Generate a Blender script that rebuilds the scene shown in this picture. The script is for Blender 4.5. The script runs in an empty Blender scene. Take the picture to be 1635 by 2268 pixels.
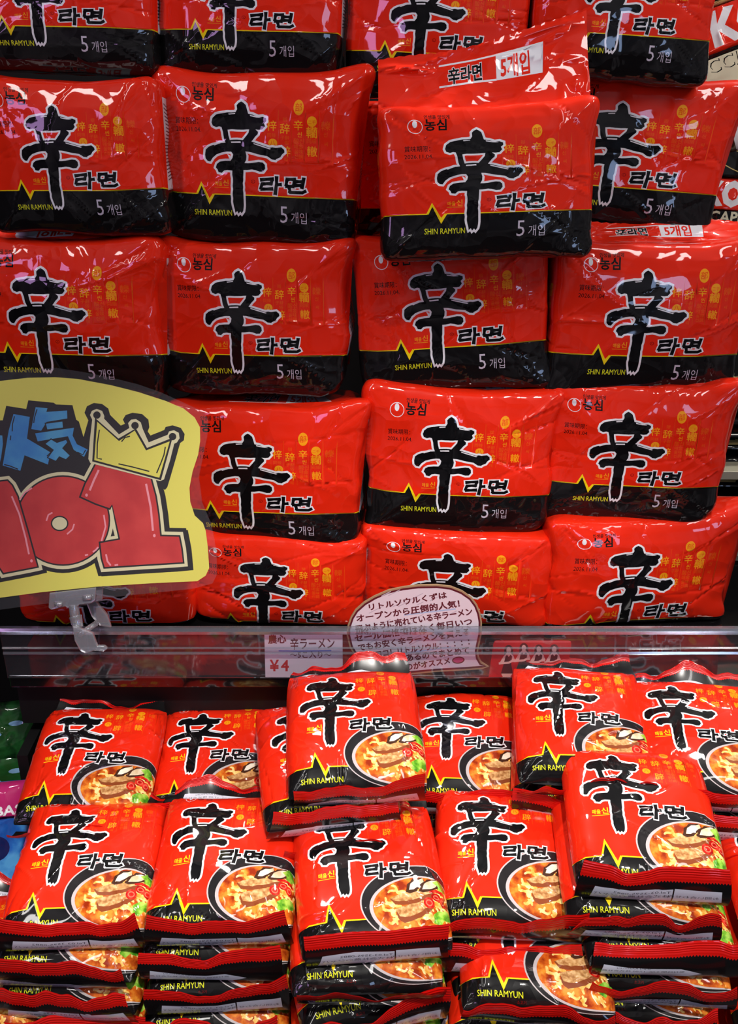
import bpy, math, random
import numpy as np
from collections import Counter
from mathutils import Vector, Matrix
from mathutils.geometry import delaunay_2d_cdt

SC = bpy.context.scene
COL = SC.collection

# ------------------------------------------------------------------ camera, light, exposure
PITCH = math.radians(24.0)
FPX = 2200.0
CAMZ = 1.5
cam = bpy.data.cameras.new('camera')
cam.sensor_fit = 'HORIZONTAL'
cam.sensor_width = 36.0
cam.lens = 36.0 * FPX / 1635.0
cam.clip_start = 0.02
camo = bpy.data.objects.new('camera', cam)
camo.location = (0, 0, CAMZ)
camo.rotation_euler = (math.pi / 2 - PITCH, 0, 0)
COL.objects.link(camo)
SC.camera = camo
CP, SP = math.cos(PITCH), math.sin(PITCH)

SC.view_settings.view_transform = 'Standard'
SC.view_settings.look = 'None'
SC.view_settings.gamma = 1.0
SC.view_settings.use_curve_mapping = False
SC.view_settings.exposure = 0.0
try:
    SC.cycles.use_denoising = True
    SC.cycles.max_bounces = 10
    SC.cycles.transparent_max_bounces = 16
    SC.cycles.caustics_reflective = False
    SC.cycles.caustics_refractive = False
except Exception:
    pass

w = bpy.data.worlds.new('World'); SC.world = w; w.use_nodes = True
nt = w.node_tree; nt.nodes.clear()
out = nt.nodes.new('ShaderNodeOutputWorld'); bg = nt.nodes.new('ShaderNodeBackground')
tc = nt.nodes.new('ShaderNodeTexCoord'); nz = nt.nodes.new('ShaderNodeTexNoise')
nz.inputs['Scale'].default_value = 3.0; nz.inputs['Detail'].default_value = 2.0
cr = nt.nodes.new('ShaderNodeValToRGB')
cr.color_ramp.elements[0].position = 0.42; cr.color_ramp.elements[0].color = (0.035, 0.035, 0.04, 1)
cr.color_ramp.elements[1].position = 0.72; cr.color_ramp.elements[1].color = (0.66, 0.60, 0.66, 1)
nt.links.new(tc.outputs['Generated'], nz.inputs['Vector']); nt.links.new(nz.outputs['Fac'], cr.inputs['Fac'])
nt.links.new(cr.outputs['Color'], bg.inputs['Color']); nt.links.new(bg.outputs['Background'], out.inputs['Surface'])
bg.inputs['Strength'].default_value = 0.42

def lamp(name, kind, loc, target, power, size=0.3, sizey=None, color=(1, 1, 1), spot=None, blend=0.5):
    l = bpy.data.lights.new(name, kind); l.energy = power; l.color = color
    if kind == 'AREA':
        l.shape = 'RECTANGLE' if sizey else 'DISK'
        l.size = size
        if sizey: l.size_y = sizey
    else:
        l.shadow_soft_size = size
    if kind == 'SPOT':
        l.spot_size = math.radians(spot); l.spot_blend = blend
    o = bpy.data.objects.new(name, l); o.location = loc
    o.rotation_euler = (Vector(target) - Vector(loc)).to_track_quat('-Z', 'Y').to_euler()
    COL.objects.link(o)
    return o

# ceiling spots of the shop: two rake the lower bin, two strips wash the shelf
lamp('ceiling_spot', 'SPOT', (-0.42, 1.60, 2.72), (-0.12, 0.72, 0.84), 80, 0.085, color=(1, .97, .92), spot=48, blend=0.8)
lamp('ceiling_spot', 'SPOT', (0.85, 1.55, 2.75), (0.35, 0.80, 0.86), 66, 0.07, color=(1, .97, .92), spot=48, blend=0.8)
lamp('ceiling_spot', 'SPOT', (0.15, -0.2, 2.9), (0.05, 0.78, 0.80), 165, 0.05, color=(1, .96, .90), spot=27, blend=0.6)
lamp('ceiling_strip', 'AREA', (-0.9, 0.0, 2.8), (-0.2, 1.1, 1.2), 9.5, 0.12, 1.2, color=(1, .96, .93))
lamp('ceiling_strip', 'AREA', (0.9, -0.1, 2.8), (0.2, 1.1, 1.2), 9.5, 0.12, 1.2, color=(1, .96, .93))
lamp('shop_sign_lamp', 'AREA', (-1.3, -0.7, 2.0), (0, 1.1, 1.4), 3.5, 0.25, 0.5, color=(.80, .45, 1.0))
lamp('shop_window_lamp', 'AREA', (1.1, -1.3, 1.6), (0, 1.1, 1.1), 4, 0.3, 0.5, color=(.45, .62, 1.0))
lamp('aisle_lamp', 'AREA', (1.25, 0.75, 2.4), (1.0, 1.7, 1.4), 6, 0.25, 0.4, color=(1, .95, .85))

def world_at(px, py, d):
    """point seen at (px,py) of the 1635x2268 frame at distance d along the view axis"""
    X = (px - 817.5) / FPX * d
    v = (py - 1134.0) / FPX * d
    return Vector((X, d * CP - v * SP, CAMZ - (d * SP + v * CP)))

def depth_for_y(py, y):
    return y / (CP - (py - 1134.0) / FPX * SP)

# ------------------------------------------------------------------ materials
def lin(c):
    return tuple(((x / 255.0) / 12.92 if x <= 10 else ((x / 255.0 + 0.055) / 1.055) ** 2.4) for x in c) + (1.0,)

MATS = {}
def mat(name, rgb, rough=0.4, spec=0.5, coat=0.0, metal=0.0, bump=None, trans=0.0, ior=1.45, noise=None, alpha=1.0, coatr=0.05):
    m = bpy.data.materials.new(name); m.use_nodes = True
    n = m.node_tree.nodes; L = m.node_tree.links
    b = n['Principled BSDF']
    b.inputs['Base Color'].default_value = lin(rgb)
    b.inputs['Roughness'].default_value = rough
    b.inputs['Metallic'].default_value = metal
    b.inputs['Specular IOR Level'].default_value = spec
    b.inputs['Coat Weight'].default_value = coat
    b.inputs['Coat Roughness'].default_value = coatr
    b.inputs['Transmission Weight'].default_value = trans
    b.inputs['IOR'].default_value = ior
    b.inputs['Alpha'].default_value = alpha
    tcn = None
    if bump or noise:
        tcn = n.new('ShaderNodeTexCoord')
    if noise:   # (scale, rgb2, rgb3)
        sc, c2, c3 = noise
        nn = n.new('ShaderNodeTexNoise'); nn.inputs['Scale'].default_value = sc; nn.inputs['Detail'].default_value = 4
        rp = n.new('ShaderNodeValToRGB')
        rp.color_ramp.elements[0].position = 0.36; rp.color_ramp.elements[0].color = lin(c2)
        rp.color_ramp.elements[1].position = 0.64; rp.color_ramp.elements[1].color = lin(c3)
        e = rp.color_ramp.elements.new(0.5); e.color = lin(rgb)
        L.new(tcn.outputs['Object'], nn.inputs['Vector']); L.new(nn.outputs['Fac'], rp.inputs['Fac'])
        L.new(rp.outputs['Color'], b.inputs['Base Color'])
    if bump:    # (scale, strength, distance)
        sc, st, di = bump
        oi = n.new('ShaderNodeObjectInfo'); va = n.new('ShaderNodeVectorMath'); va.operation = 'ADD'
        mu = n.new('ShaderNodeVectorMath'); mu.operation = 'SCALE'; mu.inputs['Scale'].default_value = 3.7
        L.new(oi.outputs['Location'], mu.inputs[0]); L.new(tcn.outputs['Object'], va.inputs[0]); L.new(mu.outputs[0], va.inputs[1])
        wn = n.new('ShaderNodeTexNoise'); wn.inputs['Scale'].default_value = sc * 0.6; wn.inputs['Detail'].default_value = 2.0
        L.new(va.outputs[0], wn.inputs['Vector'])
        ws = n.new('ShaderNodeVectorMath'); ws.operation = 'SCALE'; ws.inputs['Scale'].default_value = 1.6 / sc
        L.new(wn.outputs['Color'], ws.inputs[0])
        vb = n.new('ShaderNodeVectorMath'); vb.operation = 'ADD'; L.new(va.outputs[0], vb.inputs[0]); L.new(ws.outputs[0], vb.inputs[1])
        v1 = n.new('ShaderNodeTexVoronoi'); v1.inputs['Scale'].default_value = sc
        v2 = n.new('ShaderNodeTexVoronoi'); v2.inputs['Scale'].default_value = sc * 2.7
        L.new(vb.outputs[0], v1.inputs['Vector']); L.new(vb.outputs[0], v2.inputs['Vector'])
        mk = n.new('ShaderNodeTexNoise'); mk.inputs['Scale'].default_value = sc * 0.35; L.new(va.outputs[0], mk.inputs['Vector'])
        mr = n.new('ShaderNodeMapRange'); mr.inputs['From Min'].default_value = .42; mr.inputs['From Max'].default_value = .66; mr.inputs['To Max'].default_value = .34
        L.new(mk.outputs['Fac'], mr.inputs['Value'])
        m2 = n.new('ShaderNodeMath'); m2.operation = 'MULTIPLY'; L.new(v2.outputs['Distance'], m2.inputs[0]); L.new(mr.outputs['Result'], m2.inputs[1])
        ad = n.new('ShaderNodeMath'); ad.operation = 'ADD'; L.new(v1.outputs['Distance'], ad.inputs[0]); L.new(m2.outputs[0], ad.inputs[1])
        bp = n.new('ShaderNodeBump'); bp.inputs['Strength'].default_value = st; bp.inputs['Distance'].default_value = di
        L.new(ad.outputs[0], bp.inputs['Height']); L.new(bp.outputs['Normal'], b.inputs['Normal'])
        L.new(bp.outputs['Normal'], b.inputs['Coat Normal'])
    MATS[name] = m
    return m

def clear(name, tint=(.96, .97, 1), refl=.06, rough=.05, haze=0.0, hazecol=(.8, .82, .9)):
    m = bpy.data.materials.new(name); m.use_nodes = True
    n = m.node_tree.nodes; L = m.node_tree.links; n.clear()
    o = n.new('ShaderNodeOutputMaterial'); t = n.new('ShaderNodeBsdfTransparent'); t.inputs['Color'].default_value = (*tint, 1)
    g = n.new('ShaderNodeBsdfGlossy'); g.inputs['Roughness'].default_value = rough
    d = n.new('ShaderNodeBsdfDiffuse'); d.inputs['Color'].default_value = (*hazecol, 1)
    lw = n.new('ShaderNodeLayerWeight'); lw.inputs['Blend'].default_value = .35
    mr = n.new('ShaderNodeMapRange'); mr.inputs['To Min'].default_value = refl; mr.inputs['To Max'].default_value = min(refl * 6, .8)
    x1 = n.new('ShaderNodeMixShader'); x2 = n.new('ShaderNodeMixShader'); x1.inputs[0].default_value = haze
    L.new(lw.outputs['Fresnel'], mr.inputs['Value']); L.new(mr.outputs['Result'], x2.inputs[0])
    L.new(t.outputs[0], x1.inputs[1]); L.new(d.outputs[0], x1.inputs[2]); L.new(x1.outputs[0], x2.inputs[1]); L.new(g.outputs[0], x2.inputs[2])
    L.new(x2.outputs[0], o.inputs['Surface'])
    MATS[name] = m
    return m

FB = (20, 0.75, 0.0042)
def film(name, rgb, **k):
    k.setdefault('rough', 0.38); k.setdefault('spec', .08); k.setdefault('coat', 0.8); k.setdefault('coatr', .035); k.setdefault('bump', FB)
    return mat(name, rgb, **k)
film('film_red', (232, 40, 15))
film('film_black', (17, 16, 17))
film('film_ink', (11, 11, 13))
film('film_white', (236, 236, 240))
film('film_yellow', (244, 214, 20))
film('film_lime', (222, 226, 40))
film('film_gold', (246, 160, 22))
film('film_amber', (232, 88, 18))
film('film_silver', (206, 200, 214))
film('film_label', (206, 212, 224))
film('film_labelink', (70, 74, 84))
film('film_darkred', (128, 8, 8))
film('film_bowl', (34, 31, 33))
film('film_bowlrim', (196, 186, 186))
film('film_broth', (206, 96, 26), noise=(110, (150, 44, 12), (236, 150, 50)))
film('film_noodle', (246, 206, 112), noise=(150, (232, 160, 60), (255, 232, 160)))
film('film_meat', (206, 154, 96), noise=(260, (168, 112, 62), (232, 190, 132)))
film('film_meatedge', (140, 70, 36))
film('film_mushroom', (240, 226, 196), noise=(90, (214, 190, 150), (252, 246, 226)))
film('film_mushdark', (70, 40, 26))
film('film_green', (126, 190, 52), noise=(160, (66, 140, 30), (176, 220, 90)))
film('film_chili', (206, 28, 20), noise=(160, (150, 12, 10), (236, 70, 50)))
film('film_chililight', (236, 120, 90))
mat('seal_red', (206, 18, 12), rough=0.25, coat=0.4)
mat('seal_black', (18, 17, 18), rough=0.25, coat=0.4)
mat('seal_white', (214, 220, 232), rough=0.25, coat=0.4)
mat('seal_ink', (40, 44, 60), rough=0.3, coat=0.3)

# ------------------------------------------------------------------ printed artwork as tessellated regions
FONTCACHE = {}
def glyph_edges(s, bold=0.0, res=2):
    key = (s, bold, res)
    if key in FONTCACHE: return FONTCACHE[key]
    c = bpy.data.curves.new('t', 'FONT'); c.body = s; c.size = 1; c.resolution_u = res
    c.fill_mode = 'NONE'
    o = bpy.data.objects.new('t', c); COL.objects.link(o)
    bpy.context.view_layer.update()
    ev = o.evaluated_get(bpy.context.evaluated_depsgraph_get())
    m = ev.to_mesh()
    co = np.array([[v.co.x, v.co.y] for v in m.vertices])
    ed = np.array([list(e.vertices) for e in m.edges])
    # walk every closed outline once so that its edges share one direction
    nb = {}
    for a, b in ed: nb.setdefault(a, []).append(b); nb.setdefault(b, []).append(a)
    seen = set(); out = []; loops = []
    for st in range(len(co)):
        if st in seen or st not in nb: continue
        loop = [st]; seen.add(st); prev = None; cur = st
        nxt = max(nb[st]) if st + 1 not in nb[st] else st + 1
        while nxt != st:
            loop.append(nxt); seen.add(nxt); prev, cur = cur, nxt
            c_ = [q for q in nb[cur] if q != prev]
            if not c_: break
            nxt = c_[0]
        out += [(loop[i], loop[(i + 1) % len(loop)]) for i in range(len(loop))]; loops.append(loop)
    ed = np.array(out)
    if bold:
        def ar(l):
            q = co[l]; return .5 * np.sum(q[:, 0] * np.roll(q[:, 1], -1) - np.roll(q[:, 0], -1) * q[:, 1])
        sg_ = 1.0 if max((ar(l) for l in loops), key=abs) > 0 else -1.0
        new = co.copy()
        for l in loops:
            q = co[l]; e = np.roll(q, -1, 0) - q; e /= np.linalg.norm(e, axis=1)[:, None] + 1e-9
            nr = np.stack([e[:, 1], -e[:, 0]], 1) * sg_; v = nr + np.roll(nr, 1, 0)
            v /= np.maximum(np.linalg.norm(v, axis=1), .8)[:, None]
            dt = np.maximum((v * nr).sum(1), .75); new[l] = q + v / dt[:, None] * bold
        co = new
    ev.to_mesh_clear()
    bpy.data.objects.remove(o); bpy.data.curves.remove(c)
    FONTCACHE[key] = (co, ed)
    return co, ed

def loop_edges(pts):
    n = len(pts)
    return np.array(pts, float), np.array([[i, (i + 1) % n] for i in range(n)])

def densify(pts, step, jit=0.0, seed=0):
    r = random.Random(seed); o = []
    n = len(pts)
    for i in range(n):
        p, q = pts[i], pts[(i + 1) % n]
        L = math.dist(p, q); k = max(1, int(L / step))
        for j in range(k):
            t = j / k
            x = p[0] + (q[0] - p[0]) * t; y = p[1] + (q[1] - p[1]) * t
            o.append((x + r.uniform(-jit, jit), y + r.uniform(-jit, jit)))
    return o

def offset_loop(pts, d):
    """offset a clockwise-on-screen (y down) or any loop outward by d"""
    P = np.array(pts, float); n = len(P)
    area = 0.5 * np.sum(P[:, 0] * np.roll(P[:, 1], -1) - np.roll(P[:, 0], -1) * P[:, 1])
    s = 1.0 if area > 0 else -1.0
    e = np.roll(P, -1, 0) - P
    e /= np.linalg.norm(e, axis=1)[:, None] + 1e-9
    nrm = np.stack([e[:, 1], -e[:, 0]], 1) * s
    v = nrm + np.roll(nrm, 1, 0)
    l = np.linalg.norm(v, axis=1)
    v = v / np.maximum(l, 0.6)[:, None] * np.minimum(1.5, 2 / np.maximum(l, .6))[:, None] * 1.0
    v = v / np.maximum(np.linalg.norm(v, axis=1) / 1.35, 1.0)[:, None]
    return (P + v * d).tolist()

def stroke_poly(pts, wd):
    """ribbon polygon around a polyline; wd number or list"""
    P = np.array(pts, float); n = len(P)
    W = np.array([wd] * n if not hasattr(wd, '__len__') else wd, float) / 2
    t = np.gradient(P, axis=0); t /= np.linalg.norm(t, axis=1)[:, None] + 1e-9
    nn = np.stack([-t[:, 1], t[:, 0]], 1)
    a = P + nn * W[:, None]; b = P - nn * W[:, None]
    return a.tolist() + b[::-1].tolist()

def ellipse(cx, cy, rx, ry, n=28, rot=0.0, a0=0, a1=2 * math.pi):
    c, s = math.cos(rot), math.sin(rot); o = []
    for i in range(n):
        t = a0 + (a1 - a0) * i / (n if abs(a1 - a0 - 2 * math.pi) < 1e-6 else n - 1)
        x, y = rx * math.cos(t), ry * math.sin(t)
        o.append((cx + x * c - y * s, cy + x * s + y * c))
    return o

def split_crossings(V, E):
    """cut every edge at its crossings so that the triangulation gets no crossing constraints"""
    E = E[E[:, 0] != E[:, 1]]
    A = V[E[:, 0]]; B = V[E[:, 1]]; D = B - A
    lo = np.minimum(A, B); hi = np.maximum(A, B); n = len(E)
    cuts = {}; pts = []
    order = np.argsort(lo[:, 0], kind='stable'); slo = lo[order, 0]
    end = np.searchsorted(slo, hi[order, 0], side='right')
    for k in range(n):
        i = order[k]; J = order[k + 1:end[k]]
        if not len(J): continue
        J = J[(lo[J, 1] <= hi[i, 1]) & (hi[J, 1] >= lo[i, 1])]
        if not len(J): continue
        e = E[i]
        J = J[(E[J, 0] != e[0]) & (E[J, 0] != e[1]) & (E[J, 1] != e[0]) & (E[J, 1] != e[1])]
        if not len(J): continue
        d = D[i]; dj = D[J]; w = A[J] - A[i]
        den = d[0] * dj[:, 1] - d[1] * dj[:, 0]
        ok = np.abs(den) > 1e-9
        den = np.where(ok, den, 1)
        t = (w[:, 0] * dj[:, 1] - w[:, 1] * dj[:, 0]) / den
        u = (w[:, 0] * d[1] - w[:, 1] * d[0]) / den
        ok &= (t > 1e-6) & (t < 1 - 1e-6) & (u > 1e-6) & (u < 1 - 1e-6)
        for j, tt, uu in zip(J[ok], t[ok], u[ok]):
            q = len(V) + len(pts); pts.append(A[i] + d * tt)
            cuts.setdefault(i, []).append((tt, q)); cuts.setdefault(j, []).append((uu, q))
    out = []
    for i in range(n):
        if i in cuts:
            seq = [E[i, 0]] + [q for _, q in sorted(cuts[i])] + [E[i, 1]]
            out += [(seq[m], seq[m + 1]) for m in range(len(seq) - 1)]
        else: out.append((E[i, 0], E[i, 1]))
    if pts: V = np.concatenate([V, np.array(pts)])
    return V, np.array(out)

class Art:
    """regions painted in order; frame coordinates have y DOWN"""
    def __init__(self, base):
        self.base = base; self.regs = []
    def add(self, m, *loops, rule='eo'):
        V, E, k = [], [], 0
        for l in loops:
            v, e = loop_edges(l); V.append(v); E.append(e + k); k += len(v)
        self.regs.append((m, np.concatenate(V), np.concatenate(E), rule))
    def text(self, m, s, x, y, h, rot=0.0, bold=0.0, sx=1.0, res=2, flip=False, anchor='l', skew=0.0):
        co, ed = glyph_edges(s, bold, res)
        c = co.copy()
        if anchor == 'c': c[:, 0] -= (c[:, 0].max() + c[:, 0].min()) / 2
        c = c * h; c[:, 0] *= sx
        c[:, 0] += c[:, 1] * skew
        c[:, 1] *= -1
        if flip: c = -c
        r = math.radians(rot); R = np.array([[math.cos(r), -math.sin(r)], [math.sin(r), math.cos(r)]])
        c = c @ R.T + np.array([x, y])
        self.regs.append((m, c, ed, 'nz'))
    def quadstrokes(self, m, segs, w):
        for a in segs:
            self.add(m, stroke_poly(a, w))
    def tessellate(self, x0, x1, y0, y1, nx, ny, outline=None):
        V = []; E = []
        def addv(arr, edges):
            k = sum(len(v) for v in V)
            V.append(arr); E.append(edges + k)
        gx = np.linspace(x0, x1, nx + 1); gy = np.linspace(y0, y1, ny + 1)
        G = np.stack(np.meshgrid(gx, gy), -1).reshape(-1, 2)
        if outline is None:
            V.append(G)
        else:
            ol, oe = loop_edges(outline)
            ins = inside(G, ol, oe, 'eo')
            V.append(G[ins] if ins.any() else np.zeros((0, 2)))
            addv(ol, oe)
        for m, c, e, r in self.regs:
            c = c.copy()
            c[:, 0] = np.clip(c[:, 0], x0, x1); c[:, 1] = np.clip(c[:, 1], y0, y1)
            addv(c, e)
        VV = np.concatenate(V); EE = np.concatenate(E) if E else np.zeros((0, 2), int)
        if len(EE): VV, EE = split_crossings(VV, EE)
        S = 1.0 / max(x1 - x0, y1 - y0)
        res = delaunay_2d_cdt([Vector((p[0] * S, p[1] * S)) for p in VV], [(int(a), int(b)) for a, b in EE if a != b], [], 0, 1e-6, False)
        P = np.array([[v.x, v.y] for v in res[0]]) / S
        F = np.array([f for f in res[2] if len(f) == 3])
        C = P[F].mean(1)
        if outline is not None:
            k = inside(C, ol, oe, 'eo'); F = F[k]; C = C[k]
        used = {self.base: 0}; names = [self.base]; mi = np.zeros(len(F), int)
        for m, c, e, r in self.regs:
            lo = c.min(0); hi = c.max(0)
            cand = np.where((C[:, 0] >= lo[0]) & (C[:, 0] <= hi[0]) & (C[:, 1] >= lo[1]) & (C[:, 1] <= hi[1]))[0]
            if not len(cand): continue
            k = inside(C[cand], c, e, r)
            if m not in used: used[m] = len(names); names.append(m)
            mi[cand[k]] = used[m]
        return P, F, mi, names

def inside(C, V, E, rule):
    A = V[E[:, 0]]; B = V[E[:, 1]]
    out = np.zeros(len(C), bool)
    for s in range(0, len(C), 4000):
        q = C[s:s + 4000]
        y = q[:, 1][:, None]; x = q[:, 0][:, None]
        up = (A[:, 1] <= y) & (B[:, 1] > y); dn = (A[:, 1] > y) & (B[:, 1] <= y)
        dy = B[:, 1] - A[:, 1]; dy = np.where(np.abs(dy) < 1e-12, 1e-12, dy)
        xi = A[:, 0] + (y - A[:, 1]) / dy * (B[:, 0] - A[:, 0])
        hit = xi > x
        if rule == 'eo':
            out[s:s + 4000] = (((up | dn) & hit).sum(1) % 2) == 1
        else:
            out[s:s + 4000] = ((up & hit).sum(1) - (dn & hit).sum(1)) != 0
    return out

def link(o, parent=None):
    COL.objects.link(o)
    if parent is not None: o.parent = parent
    return o

def mesh_obj(name, P, F, mi=None, names=None, parent=None, normals=None, smooth=True):
    me = bpy.data.meshes.new(name)
    P = np.asarray(P, float); F = np.asarray(F)
    me.vertices.add(len(P)); me.vertices.foreach_set('co', P.ravel())
    n = len(F); k = F.shape[1]
    me.loops.add(n * k); me.loops.foreach_set('vertex_index', F.ravel())
    me.polygons.add(n); me.polygons.foreach_set('loop_start', np.arange(n) * k)
    try: me.polygons.foreach_set('loop_total', np.full(n, k))
    except Exception: pass
    for m in names or []: me.materials.append(MATS[m])
    if mi is not None: me.polygons.foreach_set('material_index', np.asarray(mi, dtype=np.int32))
    me.update(calc_edges=True); me.validate()
    me.polygons.foreach_set('use_smooth', np.full(len(me.polygons), bool(smooth)))
    if normals is not None:
        me.normals_split_custom_set_from_vertices(normals.tolist())
    return link(bpy.data.objects.new(name, me), parent)

def grid_faces(nx, ny):
    i = np.arange(nx * ny).reshape(ny, nx)
    a = i[:-1, :-1].ravel(); b = i[:-1, 1:].ravel(); c = i[1:, 1:].ravel(); d = i[1:, :-1].ravel()
    return np.stack([a, b, c, d], 1)

def tag(o, label, cat, group=None, kind=None):
    if label: o['label'] = label
    if cat: o['category'] = cat
    if group: o['group'] = group
    if kind: o['kind'] = kind
    return o

def empty(name, loc, rot=(0, 0, 0)):
    o = bpy.data.objects.new(name, None); o.empty_display_size = 0.05
    o.location = loc; o.rotation_euler = rot
    return link(o)

# simple solid builder -----------------------------------------------------
class MB:
    def __init__(self): self.v = []; self.f = []; self.m = []
    def box(self, x0, x1, y0, y1, z0, z1, m=0):
        k = len(self.v)
        self.v += [(x, y, z) for z in (z0, z1) for y in (y0, y1) for x in (x0, x1)]
        for q in ((0, 2, 3, 1), (4, 5, 7, 6), (0, 1, 5, 4), (2, 6, 7, 3), (0, 4, 6, 2), (1, 3, 7, 5)):
            self.f.append([k + i for i in q]); self.m.append(m)
        return self
    def prism(self, pts, y0, y1, m=0, mf=None):
        """closed polygon in x,z extruded along y"""
        k = len(self.v); n = len(pts)
        self.v += [(p[0], y0, p[1]) for p in pts] + [(p[0], y1, p[1]) for p in pts]
        self.f.append([k + i for i in range(n)]); self.m.append(m if mf is None else mf)
        self.f.append([k + n + i for i in reversed(range(n))]); self.m.append(m)
        for i in range(n):
            j = (i + 1) % n
            self.f.append([k + i, k + n + i, k + n + j, k + j]); self.m.append(m)
        return self
    def prismx(self, pts, x0, x1, m=0):
        k = len(self.v); n = len(pts)
        self.v += [(x0, p[0], p[1]) for p in pts] + [(x1, p[0], p[1]) for p in pts]
        self.f.append([k + i for i in range(n)]); self.f.append([k + n + i for i in reversed(range(n))])
        self.m += [m, m]
        for i in range(n):
            j = (i + 1) % n
            self.f.append([k + i, k + n + i, k + n + j, k + j]); self.m.append(m)
        return self
    def tube(self, p, q, r, n=14, m=0, r2=None):
        p = Vector(p); q = Vector(q); d = (q - p).normalized(); r2 = r if r2 is None else r2
        u = d.orthogonal().normalized(); v = d.cross(u); k = len(self.v)
        for c, rr in ((p, r), (q, r2)):
            for i in range(n):
                t = 2 * math.pi * i / n
                self.v.append(tuple(c + (u * math.cos(t) + v * math.sin(t)) * rr))
        for i in range(n):
            j = (i + 1) % n
            self.f.append([k + i, k + j, k + n + j, k + n + i]); self.m.append(m)
        self.f.append([k + i for i in reversed(range(n))]); self.f.append([k + n + i for i in range(n)]); self.m += [m, m]
        return self
    def build(self, name, mats, parent=None, bevel=0.0, smooth=False):
        me = bpy.data.meshes.new(name); me.from_pydata(self.v, [], self.f)
        for x in mats: me.materials.append(MATS[x])
        me.polygons.foreach_set('material_index', self.m)
        import bmesh
        bm = bmesh.new(); bm.from_mesh(me); bmesh.ops.recalc_face_normals(bm, faces=bm.faces); bm.to_mesh(me); bm.free()
        me.update()
        o = link(bpy.data.objects.new(name, me), parent)
        me.polygons.foreach_set('use_smooth', [bool(smooth)] * len(me.polygons))
        if bevel:
            b = o.modifiers.new('bevel', 'BEVEL'); b.width = bevel; b.segments = 3; b.limit_method = 'ANGLE'
        return o

# ------------------------------------------------------------------ the lettering of the packets
def rotpts(pts, deg, c):
    r = math.radians(deg); cc, ss = math.cos(r), math.sin(r)
    return [(c[0] + (x - c[0]) * cc - (y - c[1]) * ss, c[1] + (x - c[0]) * ss + (y - c[1]) * cc) for x, y in pts]
SINC = (690, 600)
SIN_OUT = [(637, 240), (650, 222), (668, 213), (690, 216), (708, 232), (718, 262), (730, 288), (770, 292), (812, 300), (850, 293), (878, 305), (880, 322), (866, 342), (874, 362),
           (856, 386), (830, 392), (802, 393), (824, 408), (822, 430), (806, 452), (790, 470), (778, 492), (810, 497), (870, 506), (925, 517), (975, 512), (1018, 503), (1045, 522), (1049, 540), (1034, 560),
           (1018, 580), (992, 598), (985, 610), (955, 606), (915, 590), (860, 585), (800, 574), (735, 576), (748, 606), (746, 640), (738, 662), (790, 657),
           (850, 640), (882, 640), (900, 656), (908, 684), (893, 712), (860, 716), (800, 706), (760, 716), (732, 722), (735, 800), (738, 880), (746, 930), (752, 985),
           (748, 1030), (738, 1052), (722, 1040), (712, 1056), (698, 1040), (685, 1054), (676, 1030), (664, 1000), (656, 930), (652, 860), (648, 800), (640, 738), (600, 738),
           (572, 746), (552, 768), (528, 762), (514, 742), (500, 728), (506, 702), (530, 678), (580, 668), (622, 664), (634, 640), (636, 612), (618, 590),
           (585, 592), (540, 608), (502, 628), (470, 656), (452, 688), (430, 690), (412, 668), (405, 640), (408, 604), (430, 576), (460, 560), (500, 545), (545, 530), (572, 528),
           (556, 496), (542, 450), (530, 412), (510, 410), (482, 416), (458, 408), (446, 386), (452, 350), (478, 326), (520, 312), (570, 300), (630, 290), (640, 268)]
SIN_HOLE = [(578, 424), (610, 416), (680, 412), (752, 402), (748, 428), (728, 462), (708, 488), (660, 492), (604, 500), (590, 468)]
SIN_OUT = rotpts(SIN_OUT, 5.5, SINC); SIN_HOLE = rotpts(SIN_HOLE, 5.5, SINC)
STREAKS = [[(470, 556), (520, 528), (562, 512), (560, 522), (520, 540), (480, 560)], [(612, 512), (690, 500), (692, 512), (616, 522)],
           [(795, 500), (870, 512), (940, 526), (930, 532), (860, 520), (798, 508)], [(745, 294), (800, 298), (846, 304), (800, 306), (750, 302)],
           [(590, 612), (612, 618), (626, 652), (612, 660), (604, 634)], [(575, 306), (628, 296), (630, 302), (580, 312)]]
STREAKS = [rotpts(s, 5.5, SINC) for s in STREAKS]
RAM = [  # strokes of the two Hangul syllables, frame pixels of the multipack art
    [(872, 780), (925, 768), (985, 758)], [(972, 758), (968, 780), (962, 806)], [(884, 812), (930, 802), (972, 797)], [(894, 806), (886, 832), (884, 856)], [(880, 852), (930, 846), (986, 836)],
    [(1004, 732), (1008, 790), (1004, 884)], [(1006, 800), (1030, 796), (1052, 792)],
    [(1078, 748), (1120, 742), (1162, 738)], [(1150, 738), (1148, 770), (1146, 800)], [(1080, 802), (1115, 798), (1155, 794)], [(1090, 748), (1088, 775), (1088, 802)],
    [(1158, 756), (1190, 752), (1222, 750)], [(1158, 786), (1190, 782), (1220, 779)], [(1222, 714), (1222, 760), (1214, 806)],
    [(1112, 806), (1120, 828), (1122, 850)], [(1116, 846), (1180, 840), (1222, 836), (1252, 816)]]
RAM = [rotpts(s, 5.5, SINC) for s in RAM]

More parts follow.
